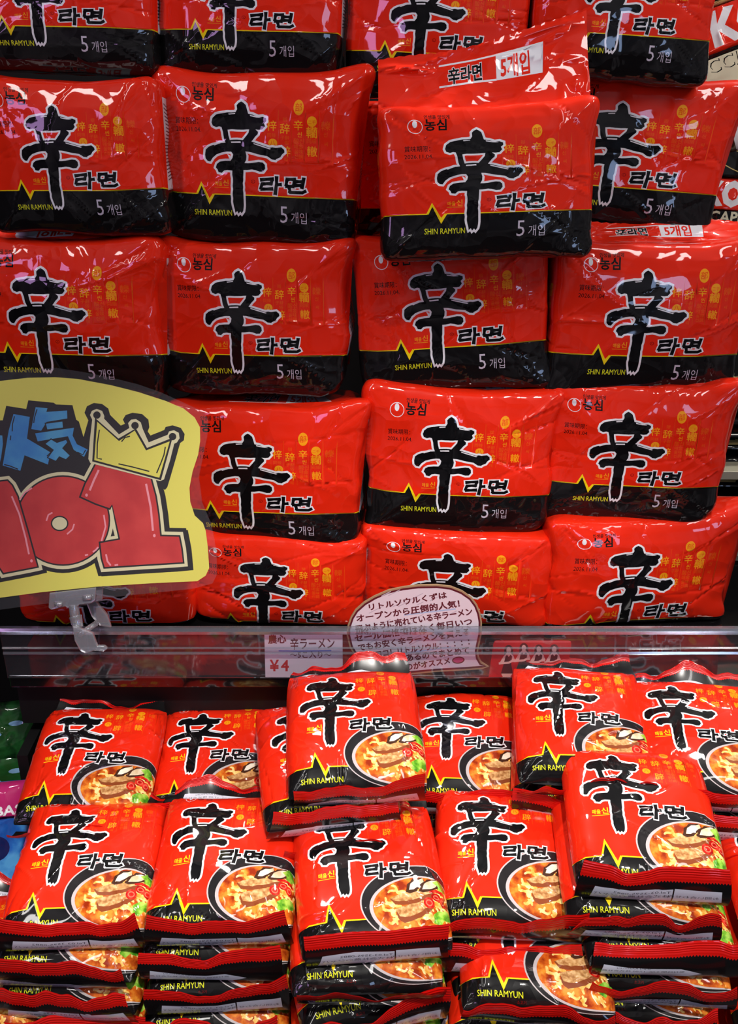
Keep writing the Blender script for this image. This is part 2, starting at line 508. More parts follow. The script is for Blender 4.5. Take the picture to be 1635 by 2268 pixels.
def calligraphy(A, T, s, sinmat='film_ink', glyphs=True):
    """paint the big character and the two syllables; T maps multipack frame to the art frame, s its scale"""
    o = densify([T(p) for p in SIN_OUT], 22 * s, 2.6 * s, 3); h = densify([T(p) for p in SIN_HOLE], 24 * s, 1.5 * s, 5)
    A.add('film_white', offset_loop(o, 17 * s), rule='nz')
    A.add('film_red', offset_loop(h, -15 * s))
    A.add(sinmat, o, h)
    for k in STREAKS: A.add('film_white', [T(p) for p in k])
    for st in RAM:
        q = [T(p) for p in st]; q = stroke_poly(q, 1.0)
        P = [T(p) for p in st]
        d0 = np.array(P[0]) - np.array(P[1]); d0 = d0 / np.linalg.norm(d0) * 12 * s
        d1 = np.array(P[-1]) - np.array(P[-2]); d1 = d1 / np.linalg.norm(d1) * 12 * s
        PP = [tuple(np.array(P[0]) + d0)] + P[1:-1] + [tuple(np.array(P[-1]) + d1)]
        A.add('film_white', stroke_poly(PP, 45 * s))
    for i, st in enumerate(RAM):
        P = [T(p) for p in st]
        A.add(sinmat, stroke_poly(P, [31 * s, 24 * s, 32 * s] if len(P) == 3 else 26 * s))

def gold_columns(A, x0, y0, dx, s, top=True):
    """faint vertical columns of gold characters"""
    g, a = 'film_gold', 'film_amber'
    for i in range(6):
        x = x0 - dx * 0.5 + dx * i
        A.add(a, [(x - 1.2 * s, y0 - (70 if i < 5 else 0) * s), (x + 1.2 * s, y0 - 70 * s), (x + 1.2 * s, y0 + 320 * s), (x - 1.2 * s, y0 + 320 * s)])
    def t(m, ch, cx, cy, h, b=0.0): A.text(m, ch, x0 + dx * cx, y0 + cy * s, h * s, anchor='c', bold=b)
    t(g, '梓', 0, 76, 84, .008); t(a, '同辣', 0, 130, 36)
    A.add(g, ellipse(x0 + dx * 0.1, y0 + 176 * s, 36 * s, 34 * s, 20)); t('film_red', '八', .1, 192, 46)
    t(a, '辯', 1, 10, 36); t(g, '辞', 1, 96, 84, .008); t(a, '子辭', 1, 146, 36); t(a, '俗', 1.15, 184, 36); t(g, '辟', 1.05, 268, 84, .008); t(a, '때', 1.1, 312, 34)
    if top:
        A.add(g, ellipse(x0 + dx * 2, y0 - 88 * s, 40 * s, 52 * s, 20)); t('film_red', '部', 2, -66, 60)
    t(g, '辛', 2, 66, 80, .008); t(g, '씬', 2.1, 122, 46); t(a, '酸신', 2.05, 172, 46); t(a, '매金', 2.05, 212, 40); t(a, '울味', 2.05, 250, 38); t(a, '신調', 2.05, 288, 38)
    A.add(g, ellipse(x0 + dx * 3, y0 + 6 * s, 38 * s, 38 * s, 20)); t('film_red', '二千', 3, 20, 30)
    t(g, '轥', 3, 120, 92, .012); t(a, '同順', 3, 166, 40); t(g, '轍', 3.05, 262, 84, .008)
    t(a, '轢', 4, 60, 74); t(a, '신', 4, 112, 40); t(a, '씨', 4.05, 182, 36)

def logo(A, x, y, s, ink='film_black'):
    A.add('film_white', ellipse(x, y, 57 * s, 55 * s, 26), ellipse(x, y, 52 * s, 50 * s, 26))
    A.add('film_white', ellipse(x - 2 * s, y - 20 * s, 18 * s, 28 * s, 16))
    A.text(ink, '농심', x + 68 * s, y + 24 * s, 98 * s, bold=.028)
    A.text(ink, '인생을 맛있게', x + 66 * s, y - 62 * s, 36 * s, bold=.02, sx=.95)

M0 = 0.62
def multi_art():
    A = Art('film_red')
    yb = 924; X0, X1 = 800 - 800 / M0, 800 + 800 / M0; Y0, Y1 = 630 - 610 / M0, 630 + 610 / M0
    yr = 630 + (yb - 630) / M0
    line = [(X0, yr), (0, yb), (325, yb), (362, 840), (428, 980), (462, yb), (1600, yb), (X1, yr)]
    A.add('film_black', line + [(X1, Y1), (X0, Y1)])
    A.add('film_yellow', stroke_poly([(X0, yr), (0, yb), (160, yb), (325, yb)], 8))
    A.add('film_yellow', stroke_poly([(470, yb), (800, yb), (1200, yb), (1600, yb), (X1, yr)], 8))
    A.add('film_yellow', [(318, yb - 4), (362, 826), (430, 954), (458, yb - 4), (474, yb + 4), (428, 998), (364, 860), (332, yb + 4)])
    gold_columns(A, 950, 330, 106, 1.0)
    calligraphy(A, lambda p: p, 1.0)
    logo(A, 245, 178, 1.0)
    A.text('film_ink', '賞味期限：', 165, 375, 54, bold=.008, sx=.82); A.text('film_ink', '2026.11.04.', 165, 438, 50, bold=.004, sx=.92)
    A.text('film_gold', '매울', 478, 852, 40, bold=.01, sx=.85); A.text('film_gold', '신', 545, 852, 58, bold=.01)
    A.add('film_gold', [(474, 866), (592, 866), (592, 870), (474, 870)])
    A.add('film_darkred', ellipse(796, 812, 17, 15, 14), ellipse(796, 812, 13, 11, 14)); A.text('film_darkred', 'R', 796, 820, 20, anchor='c')
    A.text('film_lime', 'SHIN RAMYUN', 300, 1072, 58, sx=.82, bold=.006)
    A.text('film_silver', '5', 1005, 1108, 172, sx=.92, bold=-.004); A.text('film_silver', '개입', 1100, 1102, 90, sx=.85, bold=-.004)
    # right flank: pale ingredients panel
    A.add('film_label', [(1668, 130), (2040, -60), (2040, 1080), (1668, 960)])
    for i in range(22):
        y = 160 + i * 34
        A.add('film_labelink', [(1700, y), (1990, y - 6), (1990, y + 6), (1700, y + 12)])
    # left flank: the name again
    A.text('film_white', '라면', -330, 880, 120, bold=.07, sx=.75); A.text('film_ink', '라면', -330, 880, 120, bold=.02, sx=.75)
    A.text('film_silver', '5개입', -340, 1200, 110, sx=.75)
    gold_columns(A, -330, 330, 70, .8, top=False)
    # top flank: white count label
    A.add('film_white', [(1010, -232), (1420, -232), (1390, -62), (1010, -62)]); A.text('film_red', '5개입', 1040, -92, 136, bold=.03, sx=.9)
    A.add('film_white', [(470, -232), (1010, -232), (1010, -224), (470, -224)], [(470, -70), (1010, -70), (1010, -62), (470, -62)])
    A.text('film_white', '辛라면', 560, -98, 130, bold=.06); A.text('film_ink', '辛라면', 560, -98, 130, bold=.03)
    return A, (X0, X1, Y0, Y1)

SX = lambda v: v
def single_art():
    A = Art('film_red')
    X0, X1 = 730 - 670 / .80, 730 + 670 / .80; Y0, Y1 = 675 - 825 / .88, 675 + 825 / .88
    yb = 1268
    A.add('film_black', [(X0, yb), (265, yb), (302, 1118), (400, 1352), (440, yb), (X1, yb), (X1, Y1), (X0, Y1)])
    A.add('film_yellow', stroke_poly([(X0, yb), (100, yb), (262, yb)], 13))
    A.add('film_yellow', stroke_poly([(444, yb), (600, yb), (800, yb)], 13))
    A.add('film_yellow', [(256, yb - 6), (302, 1092), (404, 1318), (432, yb - 7), (450, yb + 6), (400, 1384), (304, 1142), (272, yb + 7)])
    gold_columns(A, 815, 40, 124, 1.12)
    # bowl
    A.add('film_bowlrim', ellipse(1185, 1120, 588, 402, 60))
    A.add('film_bowl', ellipse(1190, 1122, 578, 394, 60))
    A.add('film_bowlrim', ellipse(1215, 1165, 532, 326, 60))
    A.add('film_broth', ellipse(1225, 1165, 508, 310, 60))
    R = random.Random(11)
    for i in range(95):
        a = R.uniform(0, 2 * math.pi); rr = math.sqrt(R.uniform(.02, 1)) * .9
        cx = 1225 + 480 * rr * math.cos(a); cy = 1165 + 285 * rr * math.sin(a)
        th = R.uniform(-.6, .9); k = R.uniform(30, 52); am = R.uniform(10, 20)
        pts = []
        for j in range(7):
            u = (j / 6 - .5) * 2; x = u * k; y = am * math.sin(u * 2.6 + i)
            pts.append((cx + x * math.cos(th) - y * math.sin(th), cy + x * math.sin(th) + y * math.cos(th)))
        A.add('film_noodle', stroke_poly(pts, [14, 23, 25, 24, 25, 23, 14]))
    def blob(m, pts, j=5, s=1): A.add(m, densify(pts, 34, j, s))
    blob('film_meatedge', [(888, 1075), (1000, 1030), (1150, 1010), (1290, 985), (1330, 1020), (1290, 1080), (1160, 1130), (1040, 1150), (930, 1140)])
    blob('film_meat', [(900, 1068), (1010, 1028), (1150, 1005), (1280, 985), (1300, 1018), (1170, 1085), (1040, 1112), (930, 1104)])
    blob('film_meatedge', [(930, 1190), (1060, 1150), (1180, 1120), (1290, 1105), (1318, 1160), (1240, 1240), (1130, 1290), (1000, 1320), (940, 1275)], s=2)
    blob('film_meat', [(935, 1182), (1070, 1148), (1200, 1118), (1285, 1110), (1290, 1150), (1180, 1218), (1060, 1262), (960, 1262)], s=3)
    blob('film_mushdark', [(1050, 1010), (1070, 930), (1130, 880), (1220, 862), (1250, 900), (1200, 960), (1150, 1010), (1090, 1032)])
    blob('film_mushroom', [(1085, 990), (1100, 930), (1150, 890), (1235, 868), (1235, 905), (1180, 950), (1130, 985)])
    blob('film_mushdark', [(1180, 1000), (1210, 930), (1280, 875), (1370, 862), (1420, 900), (1380, 960), (1300, 1000), (1220, 1022)])
    blob('film_mushroom', [(1215, 985), (1235, 930), (1290, 888), (1380, 872), (1400, 905), (1350, 950), (1280, 985)])
    blob('film_green', [(1340, 890), (1400, 860), (1470, 880), (1500, 960), (1440, 1010), (1390, 1000), (1370, 950)], 14)
    blob('film_green', [(1300, 1240), (1370, 1190), (1480, 1180), (1540, 1230), (1480, 1290), (1400, 1290), (1370, 1350), (1310, 1330)], 12)
    for cx, cy, rx, ry in ((1262, 1130, 56, 58), (1350, 1060, 58, 44), (1430, 1090, 50, 50)):
        A.add('film_chili', ellipse(cx, cy, rx, ry, 22))
        A.add('film_chililight', ellipse(cx, cy, rx * .62, ry * .6, 16)); A.add('film_chili', ellipse(cx, cy, rx * .45, ry * .4, 14))
    A.add('film_chili', stroke_poly([(1280, 1010), (1360, 990), (1430, 1000), (1500, 1040)], [18, 34, 34, 20]))
    k = 1.182
    calligraphy(A, lambda p: (140 + (p[0] - 395) * k, 6 + (p[1] - 200) * k), k)
    logo(A, 250, -88, 1.0, 'film_darkred')
    A.text('film_yellow', '매울', 222, 800, 60, bold=.015, sx=.78); A.text('film_yellow', '신', 312, 796, 84, bold=.015)
    A.add('film_yellow', [(220, 820), (388, 812), (388, 818), (220, 827)])
    A.add('film_darkred', ellipse(640, 650, 22, 19, 14), ellipse(640, 650, 18, 15, 14)); A.text('film_darkred', 'R', 640, 660, 26, anchor='c')
    A.text('film_lime', 'SHIN RAMYUN', 140, 1440, 82, sx=.82, bold=.01)
    A.text('film_darkred', '소고기', 520, 1490, 34); 
    return A, (X0, X1, Y0, Y1)

mA, MB_ = multi_art(); sA, SB_ = single_art()
MT = mA.tessellate(*MB_, 124, 104)
STs = sA.tessellate(*SB_, 84, 90)

# ------------------------------------------------------------------ crumpling
def crease_set(rs, n, amp, wid, lx=1.0, ly=1.0, focus=None):
    out = []
    for i in range(n):
        if focus is not None and rs.rand() < .55:
            f = focus[rs.randint(len(focus))]; c = np.array(f) * rs.uniform(.55, 1.0); th = math.atan2(f[1], f[0]) + rs.normal(0, .5)
        else:
            c = rs.uniform(-1, 1, 2); th = rs.uniform(0, math.pi)
        out.append((c[0], c[1], math.cos(th), math.sin(th), rs.uniform(.15, .55), rs.uniform(.5, 1.3) * wid, rs.choice([-1, 1]) * rs.uniform(.4, 1.2) * amp, rs.uniform(-.5, .5)))
    return out

def crumple(a, b, cs, lf, amp_lf):
    h = np.zeros_like(a)
    for cx, cy, tx, ty, L, wd, am, bend in cs:
        dx = a - cx; dy = b - cy
        s = dx * tx + dy * ty; d = -dx * ty + dy * tx + bend * s * s
        win = np.clip(1 - (s / L) ** 2, 0, None) ** 1.5
        h += am * win * np.exp(-np.sqrt(d * d + (wd * .14) ** 2) / wd)
    for kx, ky, ph, am in lf:
        h += amp_lf * am * np.sin(kx * a + ky * b + ph)
    return h

def eval_surface(fn, a, b, hfn):
    e = 2e-3
    def base(a, b): return fn(a, b)
    def nrm(a, b):
        P = base(a, b); A = base(a + e, b) - P; B = base(a, b + e) - P
        N = np.cross(A, B); N /= np.linalg.norm(N, axis=1)[:, None] + 1e-12
        return P, N
    def full(a, b):
        P, N = nrm(a, b); return P + N * hfn(a, b)[:, None]
    P = full(a, b); A = full(a + e, b) - P; B = full(a, b + e) - P
    N = np.cross(A, B); N /= np.linalg.norm(N, axis=1)[:, None] + 1e-12
    return P, N

PM = np.array([0, .2, .4, .52, .59, .62, .65, .72, .85, 1.0, 1.1, 1.4])
PR = np.array([0, .314, .628, .817, .927, .965, .985, .99, .97, .94, .90, .80])
PD = np.array([-.12, -.11, -.085, -.05, -.015, .012, .055, .2, .56, .97, 1.05, 1.1])
_m = np.linspace(0, 1.4, 281)
def _sm(y):
    v = np.interp(_m, PM, y); k = np.ones(9) / 9
    vp = np.concatenate([v[:1] * 2 - v[1:5][::-1] if False else np.full(4, v[0]), v, np.full(4, v[-1])]); return np.convolve(vp, k, 'valid')
PRs = _sm(PR); PRs[0] = 0; PRs[:5] = _m[:5] / _m[5] * PRs[5]; PDs = _sm(PD)

def multi_wrapper(root, W, H, D, seed, bline=.40, ears=(), amp=1.0, bulge=.13, taper=0.0):
    rs = np.random.RandomState(seed)
    cs = crease_set(rs, 12, .0016 * amp, .04, focus=[(-.62, .62), (.62, .62), (-.62, -.62), (.62, -.62)])
    cs += crease_set(rs, 44, .0010 * amp, .016, focus=[(-.62, .62), (.62, .62), (-.62, -.62), (.62, -.62), (.6, 0), (-.6, 0)])
    lf = [(rs.uniform(-5, 5), rs.uniform(-5, 5), rs.uniform(0, 6), rs.uniform(.3, 1)) for _ in range(5)]
    ears = list(ears) + [(sx_ * .62, .62, rs.uniform(.01, .045), rs.uniform(.10, .16)) for sx_ in (-1, 1)] + [(sx_ * .62, -.62, rs.uniform(-.02, .02), .16) for sx_ in (-1, 1)]
    wob = rs.uniform(-1, 1, 8)
    gb = None
    if bline is not None:
        bl = -(924 - 630) / 610 * M0
        gb = (np.array([-1.2, -1.0, bl, .3, 1.0, 1.2]), np.array([-1.2, -1.0, -M0 * bline, .26 if bline > .55 else .3, 1.0, 1.2]))
    def fn(a, b):
        if gb is not None: b = np.interp(b, gb[0], gb[1])
        p = 12.0
        m = (np.abs(a) ** p + np.abs(b) ** p + 1e-12) ** (1 / p)
        rho = np.interp(m, _m, PRs); dep = np.interp(m, _m, PDs)
        ux = a / m; uz = b / m
        x = ux * rho * W / 2 * (1 + taper * uz * rho); z = uz * rho * H / 2
        y = dep * D
        y = np.where(m < .62, dep * D * bulge / .13, y)
        fr = np.clip(m / .62, 0, 1) ** 4
        x = x + W * .010 * fr * (wob[0] * np.sin(5 * uz * rho + 3 * wob[1]) + .6 * wob[2] * np.sin(11 * uz * rho + 3 * wob[3]))
        z = z + H * .010 * fr * (wob[4] * np.sin(5 * ux * rho + 3 * wob[5]) + .7 * wob[6] * np.sin(12 * ux * rho + 3 * wob[7]))
        for ea, eb, am, wd in ears:
            g = np.exp(-((a - ea) ** 2 + (b - eb) ** 2) / wd ** 2)
            x = x + g * am * np.sign(ea) * W; z = z + g * am * np.sign(eb) * .8 * W; y = y - g * am * .1 * W
        return np.stack([x, y, z + H / 2], 1)
    P2, F, mi, names = MT
    a = (P2[:, 0] - 800) / 800 * M0; b = -(P2[:, 1] - 630) / 610 * M0
    hf = lambda a, b: crumple(a, b, cs, lf, .0011 * amp)
    P, N = eval_surface(fn, a, b, hf)
    # orientation: the a x b cross product points to -y on the face
    if N[np.argmin(a * a + b * b), 1] > 0: N = -N
    o = mesh_obj('wrapper', P, F[:, ::-1], mi, names, root)
    orient(o, N)
    # rear sheet closes the bag
    t = np.linspace(-1, 1, 13); G = np.stack(np.meshgrid(t, t), -1).reshape(-1, 2)
    q = fn(G[:, 0] * 1.0, G[:, 1] * 1.0)
    bnd = np.maximum(np.abs(G[:, 0]), np.abs(G[:, 1]))
    Pb = np.stack([G[:, 0] * W / 2 * .9, D * (1.02 + .05 * (1 - bnd)), H / 2 + G[:, 1] * H / 2 * .9], 1)
    edge = bnd > .999
    Pb[edge] = q[edge]
    mesh_obj('rear_panel', Pb, grid_faces(13, 13), np.zeros(144, int), ['film_red'], root)
    return o

def orient(o, N):
    """make faces follow the analytic normals and set smooth custom normals"""
    me = o.data
    nf = np.zeros(len(me.polygons) * 3); me.polygons.foreach_get('normal', nf); nf = nf.reshape(-1, 3)
    vi = np.zeros(len(me.loops), int); me.loops.foreach_get('vertex_index', vi)
    k = len(me.loops) // len(me.polygons)
    d = (N[vi.reshape(-1, k)].mean(1) * nf).sum(1)
    if (d < 0).sum() > len(d) / 2: me.flip_normals()
    me.normals_split_custom_set_from_vertices(N.tolist())

def seal_art(kind):
    A = Art('seal_black')
    z = []
    zz = []
    n = 96
    for i in range(n + 1):
        x = -1000 + 2000 * i / n
        zz.append((x, 650 if i % 2 else 700))
    A.add('seal_red', zz + [(1000, 1000), (-1000, 1000)])
    Y = lambda y: 150 + y * .95
    if kind == 0:
        A.add('seal_white', [(-800, 60), (-100, 40), (250, 80), (250, 470), (-300, 500), (-760, 450)])
        A.add('seal_white', [(270, 80), (900, 120), (880, 460), (270, 490)])
        A.text('seal_ink', '株式会社農心ジャパン', 230, 190, 110, flip=True); A.text('seal_ink', 'Tel.03-3595-0882', 230, 330, 104, flip=True)
        A.text('seal_ink', 'お問い合わせ先', 860, 220, 96, flip=True)
    elif kind == 1:
        A.add('seal_white', [(-880, 0), (300, 0), (500, 120), (200, 300), (-500, 330), (-840, 420)])
        A.text('seal_ink', '受付時間 9:00~17:00 株式会社農心', 260, 160, 80, flip=True); A.text('seal_ink', 'SHIN RAMYUN', -200, 280, 70, flip=True)
    return A
SEALT = [seal_art(k).tessellate(-1000, 1000, 0, 1000, 80, 40) for k in range(2)]

def bag_seal(root, name, W, y0, z0, L, seed, phi0, wave, sgn=-1, kind=0, curl=.9, xoff=0, lift=(0, 0), sag=0.0):
    """crimped end strip. sgn -1 = near end, +1 = far end"""
    rs = np.random.RandomState(seed)
    k1, k2 = rs.uniform(2.2, 4.2), rs.uniform(5, 8); p1, p2 = rs.uniform(0, 6, 2)
    P2, F, mi, names = SEALT[kind]
    u = P2[:, 0] / 1000; v = 1 - P2[:, 1] / 1000
    v = P2[:, 1] / 1000
    def fn(u, v):
        wv = 2 / math.pi * np.arcsin(np.sin(k1 * u + p1) * .96) + .5 * np.sin(k2 * u + p2) + .12 * np.sin(17 * u + p1)
        ph = phi0 + wave * .55 * wv
        s = v * L
        yy = s * np.cos(ph + curl * v * .5) * 1.0
        zz = s * np.sin(ph + curl * v * .5)
        yo = wave * .017 * wv * v
        x = u * W / 2 * (1 - .05 * v + .03 * np.sin(3 * v + p2)) + xoff * v
        z = z0 + zz + wave * .0055 * wv * v * v + .0035 * np.sin(k1 * u * .9 + p2) * v + (lift[0] * (1 - u) / 2 + lift[1] * (1 + u) / 2) * v + sag * (u * u - .4) * v
        y = y0 + sgn * (yy + yo)
        g = np.clip((v - .68) / .03, 0, 1)
        y = y + g * .0002 * np.sin(v * 115)
        er = .0012 * np.abs(((u * 34) % 1) - .5)
        z = z + er * (v > .999)
        return np.stack([x, y, z], 1)
    e = 2e-3
    P = fn(u, v); Pa = fn(u + e, v); Pb = fn(u, np.minimum(v + e, .9985)) - fn(u, np.minimum(v, .9965))
    N = np.cross(Pa - P, Pb); N /= np.linalg.norm(N, axis=1)[:, None] + 1e-12
    o = mesh_obj(name, P, F, mi, names, root)
    orient(o, N)
    return o

def arc_table(n, T, w):
    t = np.linspace(0, 1, 400); z = np.clip(1 - t ** n, 0, 1) ** .55
    s = np.concatenate([[0], np.cumsum(np.hypot(np.diff(t * w), np.diff(z * T)))]); s /= s[-1]
    return s, t, z

def single_bag(label, loc, rot, W=.135, L=.166, T=.034, seed=0, group=None, amp=1.0, seals=True, phi=1.1, wave=.5, kind=0, sealL=.036, full=True, curl=.9, bend=0.0, lift=(0, 0), sag=0.0, name='noodle_packet', farseal=True):
    root = empty(name, loc, rot)
    tag(root, label, 'instant noodle packet', group)
    rs = np.random.RandomState(seed + 500)
    cs = crease_set(rs, 26, .0010 * amp, .014, focus=[(-.9, .9), (.9, .9), (-.9, -.9), (.9, -.9)])
    cs += crease_set(rs, 18, .0022 * amp, .035, focus=[(-.9, .9), (.9, .9), (-.9, -.9), (.9, -.9), (-1, .2), (1, -.2)])
    lf = [(rs.uniform(-6, 6), rs.uniform(-6, 6), rs.uniform(0, 6), rs.uniform(.3, 1)) for _ in range(5)]
    up = T * .62; dn = T * .38
    sa, ta, za = arc_table(5.0, up, W / 2); sb, tb, zb = arc_table(4.0, up, L / 2)
    skew = rs.uniform(-.03, .03)
    def fn(a, b, top=True):
        aa = np.clip(np.abs(a), 0, 1); bb = np.clip(np.abs(b), 0, 1)
        xa = np.interp(aa, sa, ta) * np.sign(a); fa = np.interp(aa, sa, za)
        yb = np.interp(bb, sb, tb) * np.sign(b); fb = np.interp(bb, sb, zb)
        xa = xa + (a - np.clip(a, -1, 1)); yb = yb + (b - np.clip(b, -1, 1))
        F = fa * fb
        x = xa * W / 2 * (1 - .06 * (1 - fb)) + skew * yb * W / 2; y = yb * L / 2
        # wrapper ends are wider and flatter than the noodle block
        z = dn + (up * F if top else -dn * F)
        z = z - bend * (np.abs(yb) ** 2) * T * (yb < 0) + 0 * z
        return np.stack([x, y, z], 1)
    P2, F, mi, names = STs
    a = (P2[:, 0] - 730) / 670 * .80; b = -(P2[:, 1] - 675) / 825 * .88
    fade = lambda a, b: np.clip((1.02 - np.maximum(np.abs(a), np.abs(b))) * 8, 0, 1)
    hf = lambda a, b: crumple(a, b, cs, lf, .0008 * amp) * fade(a, b)
    P, N = eval_surface(fn, np.clip(a, -.997, .997), np.clip(b, -.997, .997), hf)
    ed = (np.abs(a) > .998) | (np.abs(b) > .998)
    if N[np.argmin(a * a + b * b), 2] < 0: N = -N
    o = mesh_obj('wrapper', P, F, mi, names, root); orient(o, N)
    t = np.linspace(-1, 1, 17); G = np.stack(np.meshgrid(t, t), -1).reshape(-1, 2)
    Pb = fn(np.clip(G[:, 0], -.997, .997), np.clip(G[:, 1], -.997, .997), False)
    cy = G.reshape(17, 17, 2)[:-1, :-1].reshape(-1, 2) + 1 / 16
    m2 = np.where(cy[:, 1] < -.2, 1, 0); m2 = np.where((cy[:, 1] < -.2) & (cy[:, 1] > -.9) & (np.abs(cy[:, 0]) < .6), 2, m2)
    mesh_obj('rear_panel', Pb, grid_faces(17, 17), m2, ['film_red', 'film_black', 'film_label'], root)
    if seals:
        bag_seal(root, 'front_seal', W * .95, -L / 2 - .001, dn - .009, sealL, seed + 7, phi, wave, -1, kind, curl, lift=lift, sag=sag)
        if farseal:
            bag_seal(root, 'rear_seal', W * .93, L / 2 - .002, dn, .02, seed + 9, .1, .4, +1, 1, .2)
    return root

# ------------------------------------------------------------------ setting
mat('shelf_black', (22, 21, 22), rough=0.5, spec=0.3)
mat('gloss_black', (16, 15, 16), rough=0.09, spec=0.8, coat=1.0, coatr=.03)
mat('backdrop', (14, 13, 14), rough=0.8)
def struct(name, x0, x1, y0, y1, z0, z1, m, bevel=0):
    o = MB().box(x0, x1, y0, y1, z0, z1).build(name, [m], bevel=bevel); o['kind'] = 'structure'; return o
FY = 0.92
pf = world_at(817, 1500, depth_for_y(1500, FY)); ZS = pf.z       # shelf surface height
pt = world_at(817, 1391, depth_for_y(1391, FY)); ZT = pt.z
XL = world_at(6, 1440, depth_for_y(1440, FY)).x
struct('wall_back', -1.6, 1.6, 1.98, 2.0, -.05, 2.9, 'backdrop')
struct('floor', -1.6, 1.6, -2.0, 2.0, -.05, 0, 'backdrop')
struct('wall_left', -1.62, -1.6, -0.2, 2.0, -.05, 2.9, 'backdrop')

def multi(label, cx, cy, wp, hp, yw, roll=0, lean=8, D=.13, seed=0, ears=(), bline=.40, amp=1.0, yaw=0, bulge=.13, taper=0, back=False, zb=None):
    d = depth_for_y(cy, yw); c = world_at(cx, cy, d)
    pass
    view = (c - Vector((0, 0, CAMZ))).normalized()
    ln = math.radians(lean)
    nrm = Vector((0, -math.cos(ln), math.sin(ln)))
    kv = FPX * math.cos(PITCH - ln) - (cy - 1134.0) * math.sin(PITCH - ln)
    W = wp / FPX * d; H = hp * d / kv
    rot = Matrix.Rotation(math.radians(yaw), 4, 'Z') @ Matrix.Rotation(-ln, 4, 'X') @ Matrix.Rotation(math.radians(-roll), 4, 'Y')
    if zb is not None:
        ztop = c.z + H / 2; H = ztop - zb - .001; c.z = zb + .001 + H / 2
    base = c - rot.to_3x3() @ Vector((0, 0, H / 2))
    root = empty('noodle_multipack', base, rot.to_euler())
    tag(root, label, 'instant noodle multipack', 'red five-packs stacked on the upper shelf')
    multi_wrapper(root, W, H, D, seed, bline, ears, amp, bulge, taper)
    return root, W, H

E = [
 # label, cx, cy, w, h, y, roll, seed, ears, bline
 ('red and black noodle five-pack cut off at the top left corner', 122, -7, 440, 352, 1.105, -1, 11, ((.62, .62, .03, .2),)),
 ('red and black noodle five-pack, second from the left in the top row', 547, 2, 420, 352, 1.11, -1.5, 12, ((-.62, -.6, .02, .2),)),
 ('top-row noodle five-pack directly behind the raised forward pack', 967, 52, 412, 352, 1.11, -2.5, 13, ()),
 ('noodle five-pack at the right end of the top row', 1390, 12, 412, 350, 1.105, -3, 14, ((.62, -.6, .02, .2),)),
 ('noodle five-pack at the left edge in the second row from the top', 157, 353, 415, 350, 1.068, 0.5, 15, ((-.62, .62, .04, .25),)),
 ('noodle five-pack with rolled corner, second from the left in the second row', 566, 358, 452, 386, 1.088, -1.5, 16, ((.62, .62, .05, .2), (-.62, .62, .02, .2))),
 ('large crumpled noodle five-pack pushed forward with raised top seal', 1080, 405, 474, 345, 1.02, 1.5, 17, ()),
 ('noodle five-pack half hidden behind the raised forward pack, at its right', 1385, 348, 452, 345, 1.135, -4, 18, ((.62, .62, .03, .2),)),
 ('noodle five-pack above the yellow sign with its label flap upside down', 135, 712, 450, 352, 1.068, 0, 19, ((.62, .6, .03, .2),)),
 ('third-row noodle five-pack right of the one above the yellow sign', 560, 715, 418, 345, 1.07, 0, 20, ((.62, .62, .04, .2), (-.62, .62, .02, .2))),
 ('tilted noodle five-pack under the raised forward pack', 1000, 698, 432, 350, 1.068, 4.5, 21, ((.62, -.62, .03, .2),)),
 ('noodle five-pack with white label flap at the right end of the third row', 1440, 716, 446, 348, 1.068, -2, 22, ((.62, .62, .03, .2), (-.62, -.6, .01, .2))),
 ('noodle five-pack hidden behind the yellow popularity sign', 150, 1052, 420, 320, 1.046, 0, 23, ()),
 ('noodle five-pack touching the right edge of the yellow sign, fourth row', 582, 1066, 436, 322, 1.046, .5, 24, ((.62, .62, .04, .2),)),
 ('bright noodle five-pack in the middle of the fourth row', 1018, 1028, 416, 318, 1.046, -1.2, 25, ((.62, .62, .03, .2), (-.62, .62, .01, .2))),
 ('noodle five-pack with diagonal creases at the right end of the fourth row', 1402, 1012, 410, 304, 1.046, -1, 26, ((.62, .62, .05, .2),)),
]
for i, (lb, cx, cy, wp, hp, yw, ro, sd, ears) in enumerate(E):
    D = .11
    kw = {}
    if i == 6: kw = dict(amp=1.15, taper=.0)
    if i == 7: kw = dict(taper=.04)
    kw['yaw'] = [-3, -6, -7, 3, -3, -6, 2, -3, -6, -5, -4, 5, 0, -7, -3, -4][i]
    r, W, H = multi(lb, cx, cy, wp, hp, yw, ro, 3 if i != 6 else 10, D, sd, ears, **kw)
    if i == 6: MP6 = (r, W, H)
    if i == 8: MP8 = (r, W, H)
    if i == 11: MP11 = (r, W, H)
BOT = [
 ('noodle five-pack on the shelf behind the clear sign clip', 228, 1296, 405, 212, 1.03, 0, 31, ()),
 ('noodle five-pack on the shelf between the clear clip and the speech bubble card', 615, 1298, 392, 212, 1.03, -1, 32, ()),
 ('noodle five-pack on the shelf behind the handwritten speech bubble card', 1012, 1293, 418, 222, 1.03, -1.5, 33, ()),
 ('bulging noodle five-pack at the right end of the shelf bottom row', 1420, 1280, 424, 246, 1.03, -1, 34, ((.62, .62, .10, .22),)),
]
for lb, cx, cy, wp, hp, yw, ro, sd, ears in BOT:
    multi(lb, cx, cy, wp, hp, yw, ro, 1, .12, sd, ears, bline=.9, zb=ZS, yaw={31: 0, 32: -4, 33: -5, 34: 7}[sd])
# packs of the second rank glimpsed between the front ones
multi('dark noodle five-pack standing behind the gap left of the raised forward pack', 990, 395, 450, 340, 1.24, 0, 4, .10, 41)
multi('noodle five-pack behind the gap above the sign, second rank', 380, 700, 420, 330, 1.22, 0, 4, .10, 42)
multi('noodle five-pack in the second rank behind the third row gap at right', 1220, 710, 420, 330, 1.22, 0, 4, .10, 43)

